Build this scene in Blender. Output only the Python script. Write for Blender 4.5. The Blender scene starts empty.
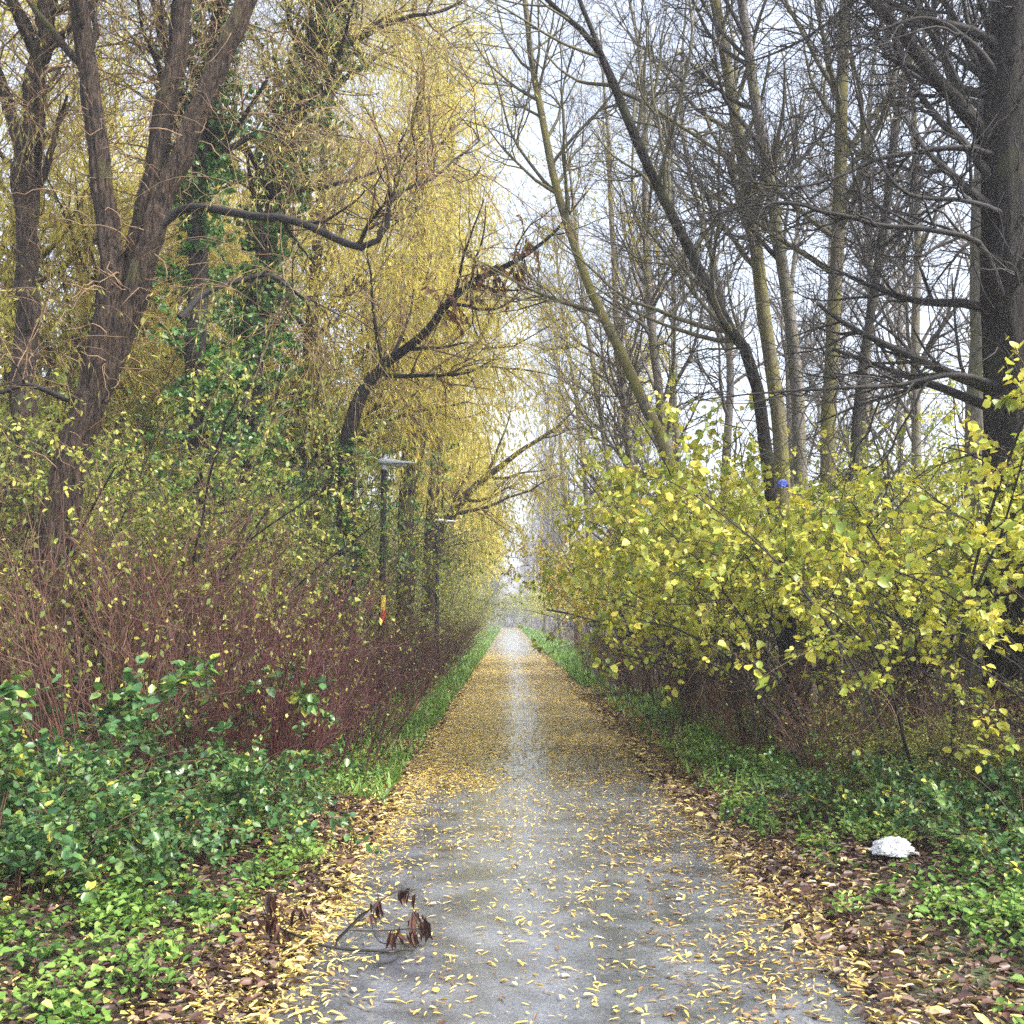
import bpy, math, bmesh
import numpy as np
from mathutils import Vector, Matrix, Euler, noise as mnoise

scene = bpy.context.scene
COL = scene.collection
rad = math.radians

# ------------------------------------------------------------------ camera
CAMZ, F = 1.5, 1024.0
PITCH = math.atan(106 / 1024)
cam_data = bpy.data.cameras.new('camera')
cam = bpy.data.objects.new('camera', cam_data)
COL.objects.link(cam)
cam.location = (0, 0, CAMZ)
cam.rotation_euler = (math.pi / 2 + PITCH, 0, -4 / 1024)
cam_data.sensor_width = 36
cam_data.lens = 36
cam_data.clip_start = 0.05
cam_data.clip_end = 2000
scene.camera = cam
RC = Euler(cam.rotation_euler).to_matrix()


def at(px, py, Y):
    """world point seen at a photo position, at the distance Y along the path"""
    c = RC @ Vector(((px - 512) / F, (512 - py) / F, -1))
    k = Y / c.y
    return np.array([c.x * k, Y, CAMZ + c.z * k])


def sstep(a, b, x):
    t = np.clip((x - a) / (b - a), 0, 1)
    return t * t * (3 - 2 * t)


PCX, PHW = 0.28, 1.27        # path centre line and half width


def gz(x, y):
    """height of the ground: flat at the path, low banks beside it"""
    x = np.asarray(x, float); y = np.asarray(y, float)
    l = sstep(1.9, 6.0, -(x - PCX)) * 0.55
    r = sstep(1.9, 6.5, (x - PCX)) * 0.40
    edge = sstep(1.25, 1.6, np.abs(x - PCX)) * 0.03
    b = (np.sin(x * 1.7 + y * .6) + np.sin(y * 1.3 - x * .9)) * .03 * sstep(1.6, 2.6, np.abs(x - PCX))
    return l + r + edge + b


# ------------------------------------------------------------------ materials
def new_mat(name):
    m = bpy.data.materials.new(name)
    m.use_nodes = True
    nt = m.node_tree
    for n in list(nt.nodes):
        nt.nodes.remove(n)
    out = nt.nodes.new('ShaderNodeOutputMaterial')
    return m, nt, out


def ramp(nt, stops, interp='LINEAR'):
    r = nt.nodes.new('ShaderNodeValToRGB')
    r.color_ramp.interpolation = interp
    e = r.color_ramp.elements
    while len(e) > 1:
        e.remove(e[-1])
    e[0].position = stops[0][0]; e[0].color = (*stops[0][1], 1)
    for p, c in stops[1:]:
        x = e.new(p); x.color = (*c, 1)
    return r


def leaf_mat(name, stops, transl=.4, rough=.5, spec=.35, spot=None):
    m, nt, out = new_mat(name)
    a = nt.nodes.new('ShaderNodeAttribute'); a.attribute_name = 'rnd'
    r = ramp(nt, stops)
    nt.links.new(a.outputs['Fac'], r.inputs[0])
    col = r.outputs[0]
    if spot:                                  # brown blotches and paler patches on each leaf
        tc = nt.nodes.new('ShaderNodeTexCoord')
        nz = nt.nodes.new('ShaderNodeTexNoise'); nz.inputs['Scale'].default_value = 38; nz.inputs['Detail'].default_value = 3
        nt.links.new(tc.outputs['Object'], nz.inputs['Vector'])
        r2 = ramp(nt, [(.30, (.25, .25, .25)), (.42, (0, 0, 0)), (.60, (0, 0, 0)), (.68, (.75, .75, .75))])
        nt.links.new(nz.outputs[0], r2.inputs[0])
        mx = nt.nodes.new('ShaderNodeMix'); mx.data_type = 'RGBA'
        nt.links.new(r2.outputs[0], mx.inputs['Factor']); nt.links.new(col, mx.inputs['A']); mx.inputs['B'].default_value = (*spot, 1)
        col = mx.outputs['Result']
    p = nt.nodes.new('ShaderNodeBsdfPrincipled')
    p.inputs['Roughness'].default_value = rough
    p.inputs['Specular IOR Level'].default_value = spec
    nt.links.new(col, p.inputs['Base Color'])
    if transl <= 0:
        nt.links.new(p.outputs[0], out.inputs[0])
        return m
    t = nt.nodes.new('ShaderNodeBsdfTranslucent')
    nt.links.new(col, t.inputs[0])
    mx = nt.nodes.new('ShaderNodeMixShader'); mx.inputs[0].default_value = transl
    nt.links.new(p.outputs[0], mx.inputs[1]); nt.links.new(t.outputs[0], mx.inputs[2])
    nt.links.new(mx.outputs[0], out.inputs[0])
    return m


def bark_mat(name, dark, light, moss=None, moss_amt=.5, scale=9, bump=.6, rough=.85):
    m, nt, out = new_mat(name)
    N, Lk = nt.nodes, nt.links
    tc = N.new('ShaderNodeTexCoord')
    mp = N.new('ShaderNodeMapping'); mp.inputs['Scale'].default_value = (scale * 2.4, scale * 2.4, scale * .42)
    Lk.new(tc.outputs['Object'], mp.inputs[0])
    n1 = N.new('ShaderNodeTexNoise'); n1.inputs['Scale'].default_value = 1.4; n1.inputs['Detail'].default_value = 9
    n1.inputs['Roughness'].default_value = .72; n1.inputs['Distortion'].default_value = .9
    Lk.new(mp.outputs[0], n1.inputs['Vector'])
    r = ramp(nt, [(.42, dark), (.60, light)])
    Lk.new(n1.outputs[0], r.inputs[0])
    col = r.outputs[0]
    if moss:
        n2 = N.new('ShaderNodeTexNoise'); n2.inputs['Scale'].default_value = 2.3; n2.inputs['Detail'].default_value = 5
        Lk.new(tc.outputs['Object'], n2.inputs['Vector'])
        r2 = ramp(nt, [(.62 - moss_amt * .4, (0, 0, 0)), (.74 - moss_amt * .3, (1, 1, 1))])
        Lk.new(n2.outputs[0], r2.inputs[0])
        mx = N.new('ShaderNodeMix'); mx.data_type = 'RGBA'
        Lk.new(r2.outputs[0], mx.inputs['Factor']); Lk.new(col, mx.inputs['A'])
        mx.inputs['B'].default_value = (*moss, 1)
        col = mx.outputs['Result']
    p = N.new('ShaderNodeBsdfPrincipled'); p.inputs['Roughness'].default_value = rough
    p.inputs['Specular IOR Level'].default_value = .25
    Lk.new(col, p.inputs['Base Color'])
    if bump:
        b = N.new('ShaderNodeBump'); b.inputs['Strength'].default_value = bump; b.inputs['Distance'].default_value = .06
        Lk.new(n1.outputs[0], b.inputs['Height']); Lk.new(b.outputs[0], p.inputs['Normal'])
    Lk.new(p.outputs[0], out.inputs[0])
    return m


def plain_mat(name, col, rough=.5, var=.15, scale=20, metallic=0, bump=0):
    m, nt, out = new_mat(name)
    N, Lk = nt.nodes, nt.links
    tc = N.new('ShaderNodeTexCoord')
    n1 = N.new('ShaderNodeTexNoise'); n1.inputs['Scale'].default_value = scale; n1.inputs['Detail'].default_value = 4
    Lk.new(tc.outputs['Object'], n1.inputs['Vector'])
    r = ramp(nt, [(.3, tuple(c * (1 - var) for c in col)), (.7, tuple(min(1, c * (1 + var)) for c in col))])
    Lk.new(n1.outputs[0], r.inputs[0])
    p = N.new('ShaderNodeBsdfPrincipled'); p.inputs['Roughness'].default_value = rough
    p.inputs['Metallic'].default_value = metallic
    Lk.new(r.outputs[0], p.inputs['Base Color'])
    if bump:
        b = N.new('ShaderNodeBump'); b.inputs['Strength'].default_value = bump; b.inputs['Distance'].default_value = .02
        Lk.new(n1.outputs[0], b.inputs['Height']); Lk.new(b.outputs[0], p.inputs['Normal'])
    Lk.new(p.outputs[0], out.inputs[0])
    return m


M = {}
M['bark_willow'] = bark_mat('bark_willow', (.010, .008, .007), (.12, .082, .06), (.10, .095, .04), .15, 10, 1.0)
M['bark_dark'] = bark_mat('bark_dark', (.007, .006, .006), (.045, .037, .032), (.05, .052, .025), .2, 9, .8)
M['bark_moss'] = bark_mat('bark_moss', (.07, .062, .045), (.20, .175, .12), (.17, .155, .05), .6, 9, .5)
M['bark_grey'] = bark_mat('bark_grey', (.10, .09, .08), (.25, .225, .20), (.15, .145, .07), .35, 9, .4)
M['branch_dark'] = plain_mat('branch_dark', (.022, .019, .018), .8, .4, 14)
M['branch_grey'] = plain_mat('branch_grey', (.115, .10, .085), .8, .35, 10)
M['branch_moss'] = plain_mat('branch_moss', (.11, .10, .05), .8, .4, 8)
M['twig_gold'] = plain_mat('twig_gold', (.46, .37, .09), .7, .35, 3)
M['twig_brown'] = plain_mat('twig_brown', (.20, .125, .065), .7, .4, 5)
M['twig_red'] = plain_mat('twig_red', (.075, .020, .020), .5, .5, 4)
M['twig_redbrown'] = plain_mat('twig_redbrown', (.10, .046, .030), .55, .5, 4)
M['leaf_willow'] = leaf_mat('leaf_willow', [(0, (.36, .40, .07)), (.35, (.60, .54, .09)), (.8, (.72, .61, .13)), (1, (.55, .40, .10))], .45)
M['leaf_willow_green'] = leaf_mat('leaf_willow_green', [(0, (.14, .20, .045)), (.45, (.36, .37, .08)), (.8, (.58, .50, .13)), (1, (.50, .36, .12))], .42)
M['leaf_hazel'] = leaf_mat('leaf_hazel', [(0, (.12, .22, .04)), (.3, (.33, .40, .055)), (.7, (.60, .57, .075)), (1, (.70, .56, .09))], .32, .4, .5, (.26, .17, .05))
M['leaf_gold'] = leaf_mat('leaf_gold', [(0, (.35, .36, .07)), (.5, (.60, .50, .10)), (1, (.62, .38, .10))], .42, .45, .4)
M['leaf_thicket'] = leaf_mat('leaf_thicket', [(0, (.07, .14, .03)), (.4, (.22, .28, .05)), (.7, (.42, .43, .08)), (1, (.66, .57, .14))], .38, .45, .4)
M['leaf_bramble'] = leaf_mat('leaf_bramble', [(0, (.022, .075, .03)), (.5, (.07, .17, .05)), (.82, (.18, .28, .06)), (.92, (.5, .46, .06)), (1, (.6, .5, .05))], .22, .34, .55, (.12, .15, .04))
M['leaf_ivy'] = leaf_mat('leaf_ivy', [(0, (.03, .10, .02)), (.6, (.085, .21, .04)), (.9, (.16, .28, .05)), (1, (.25, .3, .06))], .2, .35, .6)
M['leaf_nettle'] = leaf_mat('leaf_nettle', [(0, (.05, .14, .03)), (.5, (.15, .28, .05)), (.85, (.28, .40, .09)), (1, (.50, .46, .12))], .35, .45, .4)
M['leaf_grass'] = leaf_mat('leaf_grass', [(0, (.08, .19, .03)), (.6, (.17, .33, .06)), (1, (.30, .40, .10))], .3, .5)
M['leaf_dead'] = leaf_mat('leaf_dead', [(0, (.03, .014, .012)), (.6, (.07, .03, .022)), (1, (.13, .06, .04))], .15, .5)
M['leaf_rust'] = leaf_mat('leaf_rust', [(0, (.10, .035, .02)), (.6, (.24, .095, .04)), (1, (.38, .17, .07))], .3, .5)
M['leaf_path'] = leaf_mat('leaf_path', [(0, (.06, .035, .025)), (.13, (.22, .13, .06)), (.25, (.48, .36, .14)), (.6, (.74, .53, .09)), (.85, (.76, .60, .17)), (1, (.60, .52, .34))], .12, .45, .5, (.22, .13, .06))
M['leaf_litter'] = leaf_mat('leaf_litter', [(0, (.022, .012, .012)), (.35, (.065, .032, .027)), (.6, (.14, .07, .045)), (.75, (.24, .17, .13)), (.85, (.50, .38, .13)), (1, (.66, .54, .18))], .12, .4, .5, (.10, .06, .035))
M['metal_black'] = plain_mat('metal_black', (.004, .004, .005), .65, .2, 8)
M['lamp_grey'] = plain_mat('lamp_grey', (.50, .53, .56), .35, .06, 8)
M['lamp_lens'] = plain_mat('lamp_lens', (.62, .64, .64), .15, .03, 8)
M['sticker_yellow'] = plain_mat('sticker_yellow', (.72, .50, .06), .45, .1, 30)
M['sticker_red'] = plain_mat('sticker_red', (.60, .06, .04), .45, .1, 30)
M['litter_white'] = plain_mat('litter_white', (.72, .72, .71), .5, .22, 9, 0, .5)
M['litter_blue'] = plain_mat('litter_blue', (.02, .05, .30), .4, .25, 40)


def ground_material():
    m, nt, out = new_mat('soil')
    N, Lk = nt.nodes, nt.links
    tc = N.new('ShaderNodeTexCoord')
    n1 = N.new('ShaderNodeTexNoise'); n1.inputs['Scale'].default_value = 14; n1.inputs['Detail'].default_value = 8; n1.inputs['Roughness'].default_value = .7
    Lk.new(tc.outputs['Object'], n1.inputs['Vector'])
    r = ramp(nt, [(.3, (.018, .013, .010)), (.5, (.055, .036, .025)), (.62, (.10, .07, .04)), (.8, (.17, .12, .06))])
    Lk.new(n1.outputs[0], r.inputs[0])
    n2 = N.new('ShaderNodeTexNoise'); n2.inputs['Scale'].default_value = .7; n2.inputs['Detail'].default_value = 5
    Lk.new(tc.outputs['Object'], n2.inputs['Vector'])
    r2 = ramp(nt, [(.5, (0, 0, 0)), (.66, (1, 1, 1))])
    Lk.new(n2.outputs[0], r2.inputs[0])
    mx = N.new('ShaderNodeMix'); mx.data_type = 'RGBA'
    Lk.new(r2.outputs[0], mx.inputs['Factor']); Lk.new(r.outputs[0], mx.inputs['A']); mx.inputs['B'].default_value = (.06, .09, .025, 1)
    p = N.new('ShaderNodeBsdfPrincipled'); p.inputs['Roughness'].default_value = .9
    Lk.new(mx.outputs['Result'], p.inputs['Base Color'])
    b = N.new('ShaderNodeBump'); b.inputs['Strength'].default_value = .9; b.inputs['Distance'].default_value = .05
    Lk.new(n1.outputs[0], b.inputs['Height']); Lk.new(b.outputs[0], p.inputs['Normal'])
    Lk.new(p.outputs[0], out.inputs[0])
    return m


def asphalt_material():
    m, nt, out = new_mat('wet_asphalt')
    N, Lk = nt.nodes, nt.links
    tc = N.new('ShaderNodeTexCoord')
    fine = N.new('ShaderNodeTexNoise'); fine.inputs['Scale'].default_value = 75; fine.inputs['Detail'].default_value = 5; fine.inputs['Roughness'].default_value = .75
    Lk.new(tc.outputs['Object'], fine.inputs['Vector'])
    big = N.new('ShaderNodeTexNoise'); big.inputs['Scale'].default_value = 3.2; big.inputs['Detail'].default_value = 6; big.inputs['Roughness'].default_value = .6
    Lk.new(tc.outputs['Object'], big.inputs['Vector'])
    r = ramp(nt, [(.3, (.065, .072, .088)), (.5, (.12, .13, .155)), (.70, (.22, .235, .27))])
    Lk.new(fine.outputs[0], r.inputs[0])
    r2 = ramp(nt, [(.36, (.42, .43, .46)), (.64, (1.12, 1.12, 1.12))])
    Lk.new(big.outputs[0], r2.inputs[0])
    mx = N.new('ShaderNodeMix'); mx.data_type = 'RGBA'; mx.blend_type = 'MULTIPLY'; mx.inputs['Factor'].default_value = 1
    Lk.new(r.outputs[0], mx.inputs['A']); Lk.new(r2.outputs[0], mx.inputs['B'])
    p = N.new('ShaderNodeBsdfPrincipled')
    Lk.new(mx.outputs['Result'], p.inputs['Base Color'])
    r3 = ramp(nt, [(.38, (.12, .12, .12)), (.62, (.38, .38, .38))])
    p.inputs['Specular IOR Level'].default_value = .85
    p.inputs['Coat Weight'].default_value = .9; p.inputs['Coat Roughness'].default_value = .2
    Lk.new(big.outputs[0], r3.inputs[0]); Lk.new(r3.outputs[0], p.inputs['Roughness'])
    b = N.new('ShaderNodeBump'); b.inputs['Strength'].default_value = .22; b.inputs['Distance'].default_value = .005
    Lk.new(fine.outputs[0], b.inputs['Height']); Lk.new(b.outputs[0], p.inputs['Normal'])
    Lk.new(p.outputs[0], out.inputs[0])
    return m


M['soil'] = ground_material()
M['asphalt'] = asphalt_material()


# ------------------------------------------------------------------ mesh helpers
def mesh_obj(name, chunks, mat, parent=None, origin=(0, 0, 0), smooth=False, kind=None):
    """chunks: list of (V (n,3), F (m,4), rnd (m,) or None) -> ONE mesh object"""
    Vs, Fs, Rs, Ms, off = [], [], [], [], 0
    mats = mat if isinstance(mat, (list, tuple)) else [mat]
    if not isinstance(mat, (list, tuple)):
        chunks = [chunks]                     # one list of chunks for each material
    for k, V, Fc, rn in [(k, *c) for k, cc in enumerate(chunks) for c in cc]:
        Vs.append(V); Fs.append(Fc + off); off += len(V); Ms.append(np.full(len(Fc), k, dtype=np.int32))
        Rs.append(np.zeros(len(Fc)) if rn is None else rn)
    V = np.concatenate(Vs) - np.asarray(origin)[None]
    Fa = np.concatenate(Fs).astype(np.int32); rn = np.concatenate(Rs).astype(np.float32)
    me = bpy.data.meshes.new(name)
    nf = len(Fa)
    me.vertices.add(len(V)); me.vertices.foreach_set('co', V.astype(np.float32).ravel())
    me.loops.add(nf * 4); me.loops.foreach_set('vertex_index', Fa.ravel())
    me.polygons.add(nf)
    me.polygons.foreach_set('loop_start', np.arange(0, nf * 4, 4, dtype=np.int32))
    me.polygons.foreach_set('loop_total', np.full(nf, 4, dtype=np.int32))
    if smooth:
        me.polygons.foreach_set('use_smooth', np.ones(nf, dtype=bool))
    at_ = me.attributes.new('rnd', 'FLOAT', 'FACE'); at_.data.foreach_set('value', rn)
    for m_ in mats:
        me.materials.append(m_)
    if len(mats) > 1:
        me.polygons.foreach_set('material_index', np.concatenate(Ms))
    me.update(calc_edges=True)
    o = bpy.data.objects.new(name, me); COL.objects.link(o)
    if parent:
        o.parent = parent
    else:
        o.location = origin
    if kind:
        o['kind'] = kind
    return o


def bm_obj(name, bm, mat, parent=None, smooth=False):
    me = bpy.data.meshes.new(name); bm.to_mesh(me); bm.free()
    me.materials.append(mat)
    if smooth:
        for p in me.polygons:
            p.use_smooth = True
    o = bpy.data.objects.new(name, me); COL.objects.link(o)
    if parent:
        o.parent = parent
    return o


def thing(name, label, cat, loc=(0, 0, 0), group=None):
    o = bpy.data.objects.new(name, None); COL.objects.link(o)
    o.empty_display_size = .2
    o.location = loc
    o['label'] = label; o['category'] = cat
    if group:
        o['group'] = group
    return o


def dup(root, loc, rotz, scale, label, group=None):
    r = root.copy(); COL.objects.link(r)
    for ch in list(root.children):
        c = ch.copy(); COL.objects.link(c); c.parent = r
    r.location = loc; r.rotation_euler = (0, 0, rotz); r.scale = scale
    r['label'] = label
    if group:
        r['group'] = group
    return r


def nrmz(v):
    return v / np.maximum(np.linalg.norm(v, axis=-1, keepdims=True), 1e-9)


def tubes(P, Rr, sides, rng=None, ridge=0.0):
    B, N = P.shape[:2]
    T = nrmz(np.gradient(P, axis=1))
    mt = np.abs(nrmz(T.mean(axis=1)))
    ref = np.zeros((B, 3)); ref[np.arange(B), np.argmin(mt, axis=1)] = 1
    U = nrmz(np.cross(T, ref[:, None])); W = np.cross(T, U)
    a = np.arange(sides) * 2 * np.pi / sides
    rr = Rr[:, :, None] * np.ones(sides)
    if ridge and rng is not None:
        ph = np.cumsum(rng.normal(0, .14, (B, N, 4)), axis=1) + rng.uniform(0, 6, (B, 1, 4))
        for k, fq in enumerate((3, 5, 9, 13)):
            rr = rr * (1 + ridge * (1.0, .7, .5, .4)[k] * np.sin(fq * a[None, None] + ph[:, :, k:k + 1]))
        rr = rr * (1 + rng.normal(0, ridge * .35, rr.shape))
    V = P[:, :, None] + rr[..., None] * (np.cos(a)[None, None, :, None] * U[:, :, None] + np.sin(a)[None, None, :, None] * W[:, :, None])
    idx = np.arange(B * N * sides).reshape(B, N, sides)
    nx = np.roll(idx, -1, axis=2)
    Fq = np.stack([idx[:, :-1], nx[:, :-1], nx[:, 1:], idx[:, 1:]], axis=-1).reshape(-1, 4)
    return V.reshape(-1, 3), Fq, None


def spline(pts, N):
    """Catmull-Rom through pts (n,k) resampled to N rows"""
    pts = np.asarray(pts, float)
    p = np.vstack([2 * pts[0] - pts[1], pts, 2 * pts[-1] - pts[-2]])
    seg = np.linalg.norm(np.diff(pts[:, :3], axis=0), axis=1); s = np.concatenate([[0], np.cumsum(seg)])
    out = []
    for u in np.linspace(0, s[-1], N):
        i = min(np.searchsorted(s, u, side='right') - 1, len(pts) - 2)
        t = (u - s[i]) / max(seg[i], 1e-6)
        a, b, c, d = p[i], p[i + 1], p[i + 2], p[i + 3]
        out.append(.5 * (2 * b + (c - a) * t + (2 * a - 5 * b + 4 * c - d) * t * t + (3 * b - a - 3 * c + d) * t ** 3))
    return np.array(out)


def sprout(rng, P, Rr, n, t=(.3, 1), ang=(30, 60), L=(1, 2), N=6, rs=.6, rr=(.003, .05), wig=.2, trop=(0, 0, .05), taper=.35, fall=.4, bias=None):
    B, Mn = P.shape[:2]
    ln = np.linalg.norm(np.diff(P, axis=1), axis=2).sum(axis=1)
    idx = rng.choice(B, n, p=ln / ln.sum())
    tt = rng.uniform(t[0], t[1], n)
    f = tt * (Mn - 1); i = np.minimum(f.astype(int), Mn - 2); w = (f - i)[:, None]
    p = P[idx, i] * (1 - w) + P[idx, i + 1] * w
    tan = nrmz(P[idx, i + 1] - P[idx, i])
    r = Rr[idx, i] * (1 - w[:, 0]) + Rr[idx, i + 1] * w[:, 0]
    v = rng.normal(size=(n, 3))
    if bias is not None:
        v = v + np.asarray(bias)
    perp = nrmz(v - (v * tan).sum(1, keepdims=True) * tan)
    a = np.radians(rng.uniform(ang[0], ang[1], n))[:, None]
    d = np.cos(a) * tan + np.sin(a) * perp
    Ln = rng.uniform(L[0], L[1], n) * (1 - fall * tt)
    pts = [p]
    st = (Ln / (N - 1))[:, None]
    for k in range(N - 1):
        p = p + d * st
        pts.append(p)
        d = nrmz(d + rng.normal(0, wig, (n, 3)) + np.asarray(trop))
    P2 = np.stack(pts, axis=1)
    r0 = np.clip(r * rs, rr[0], rr[1])
    R2 = r0[:, None] * np.linspace(1, taper, N)[None]
    return P2, R2


def leaf_geo(rng, pos, axis, nrm, L, wr, full=False, fold=.25, rnd=None):
    n = len(pos)
    axis = nrmz(axis); side = nrmz(np.cross(axis, nrm)); nrm = np.cross(side, axis)
    L = np.broadcast_to(L, (n,))[:, None]; W = L * wr * .5
    if not full:
        V = np.stack([pos, pos + axis * L * .42 + side * W, pos + axis * L, pos + axis * L * .42 - side * W], axis=1)
        Fq = np.arange(n * 4).reshape(n, 4)
        r = rng.random(n) if rnd is None else rnd
        return V.reshape(-1, 3), Fq, r
    up = nrm * W * fold * rng.uniform(.2, 1.6, (n, 1)); dr = nrm * L * rng.uniform(-.02, .28, (n, 1))
    V = np.stack([pos,
                  pos + axis * L * .22 + side * W * .86 + up, pos + axis * L * .62 + side * W * .88 + up - dr * .4, pos + axis * L - dr,
                  pos + axis * L * .62 - side * W * .88 + up - dr * .4, pos + axis * L * .22 - side * W * .86 + up], axis=1)
    b = (np.arange(n) * 6)[:, None]
    Fq = np.concatenate([b + np.array([[0, 3, 2, 1]]), b + np.array([[0, 5, 4, 3]])], axis=1).reshape(-1, 4)
    r = rng.random(n) if rnd is None else rnd
    return V.reshape(-1, 3), Fq, np.repeat(r, 2)


def leaves_on(rng, P, n, L=(.05, .08), wr=.5, t=(.2, 1), along=.5, out=.8, down=.3, up=1.0, pet=.01, full=False, clump=0, fold=.25):
    """n leaves on the twigs P: axis = mix of twig tangent, a random outward way and gravity"""
    B, Mn = P.shape[:2]
    idx = rng.integers(0, B, n)
    tt = rng.uniform(t[0], t[1], n); f = tt * (Mn - 1); i = np.minimum(f.astype(int), Mn - 2); w = (f - i)[:, None]
    p = P[idx, i] * (1 - w) + P[idx, i + 1] * w
    tan = nrmz(P[idx, i + 1] - P[idx, i])
    o = nrmz(rng.normal(size=(n, 3)))
    ax = nrmz(along * tan + out * o + np.array([0, 0, -down]))
    nr = rng.normal(0, .6, (n, 3)) + np.array([0, 0, up])
    Ls = rng.uniform(L[0], L[1], n)
    # a colour for each leaf, with neighbours on a twig alike
    rn = np.clip(rng.random(n) * .6 + rng.random(B)[idx] * .4, 0, 1)
    return leaf_geo(rng, p + ax * pet, ax, nr, Ls, wr, full, fold, rn)


def resample_stems(stems, N, ext=0, flare=1.5):
    Ps, Rs = [], []
    for s in stems:
        q = np.asarray(s, float)
        if ext:
            d = nrmz(q[-1, :3] - q[-2, :3]); d = nrmz(d + np.array([0, 0, .5]))
            q = np.vstack([q, np.append(q[-1, :3] + d * ext, q[-1, 3] * .35)])
        r = spline(q, N)
        Ps.append(r[:, :3]); Rs.append(np.maximum(r[:, 3], .008))
    return np.stack(Ps), np.stack(Rs)


def jig(rng, P, amt):
    """small irregular bends along a trunk"""
    B, N = P.shape[:2]
    k = np.cumsum(rng.normal(0, 1, (B, N, 3)), axis=1)
    k -= np.linspace(0, 1, N)[None, :, None] * k[:, -1:]
    k[:, 0] = 0
    k[..., 2] = 0
    return P + k * amt


def px_stem(Y, pts, base=None):
    """stem from photo positions (px, py, radius[, depth shift]); base (px, radius) starts it on the ground"""
    out = []
    if base is not None:
        b = at(base[0], 640, Y); z = float(gz(b[0], Y)) - .08
        out.append((b[0], Y, z, base[1]))
    for q in pts:
        p = at(q[0], q[1], Y + (q[3] if len(q) > 3 else 0)); out.append((*p, q[2]))
    return out


# ------------------------------------------------------------------ tree builders
def bare_tree(name, label, seed, stems, mtrunk='bark_grey', mbr='branch_grey', mtw='branch_grey', n=(22, 160, 1100), L=((1.8, 3.8), (.8, 1.8), (.4, .9)),
              t0=.35, ext=4, sides=10, ridge=.03, N=34, group=None, leaves=None, extra=None, trop=.10, cat='tree', ang=(28, 60), tw=.0035, bias=None, jigamt=.012, rk=.72, tangle=0):
    rng = np.random.default_rng(seed)
    P, Rr = resample_stems(stems, N, ext)
    Rr = Rr * rk
    P = jig(rng, P, jigamt)
    root_loc = P[0, 0].copy(); root_loc[2] += .08
    root = thing(name, label, cat, root_loc, group)
    mesh_obj('trunk', [tubes(P, Rr, sides, rng, ridge)], M[mtrunk], root, root_loc, True)
    P1, R1 = sprout(rng, P, Rr, n[0], (t0, .97), ang, L[0], 9, .5, (.012, .055), .10, (0, 0, trop), .3, .45, bias)
    ch = []
    if extra:
        Pe, Re = resample_stems(extra, 22, 0)
        Re = Re * .72
        Pe = jig(rng, Pe, .008)
        ch.append(tubes(Pe, Re, 7, rng, .05))
        Pa, Ra = sprout(rng, Pe, Re, 14 * len(extra), (.25, 1), (25, 70), (.5, 1.4), 9, .6, (.005, .02), .25, (0, 0, .03), .3, .3)
        Pe2 = np.concatenate([Pa]); Re2 = np.concatenate([Ra])
        P1 = np.concatenate([P1, Pe2]); R1 = np.concatenate([R1, Re2])
    if tangle:
        Pt, Rt = sprout(rng, P, Rr, tangle, (.03, .8), (50, 95), (.4, 1.6), 10, .1, (.004, .010), .34, (0, 0, .0), .3, .2)
        P1 = np.concatenate([P1]); ch.append(tubes(Pt, Rt, 4))
    ch.append(tubes(P1, R1, 5))
    P2, R2 = sprout(rng, P1, R1, n[1], (.2, 1), (25, 65), L[1], 7, .6, (.006, .02), .14, (0, 0, .05), .3, .4)
    P3, R3 = sprout(rng, P2, R2, n[2], (.15, 1), (25, 65), L[2], 5, .55, (tw, .008), .18, (0, 0, .03), .4, .3)
    ch.append(tubes(P2, R2, 4))
    mesh_obj('crown', [ch, [tubes(P3, R3, 3)]], [M[mbr], M[mtw]], root, root_loc, True)
    if leaves:
        mesh_obj('foliage', [leaves_on(rng, P3, leaves[0], leaves[1], leaves[2], down=.5, up=.4)], M[leaves[3]], root, root_loc)
    return root, P, Rr


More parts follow.
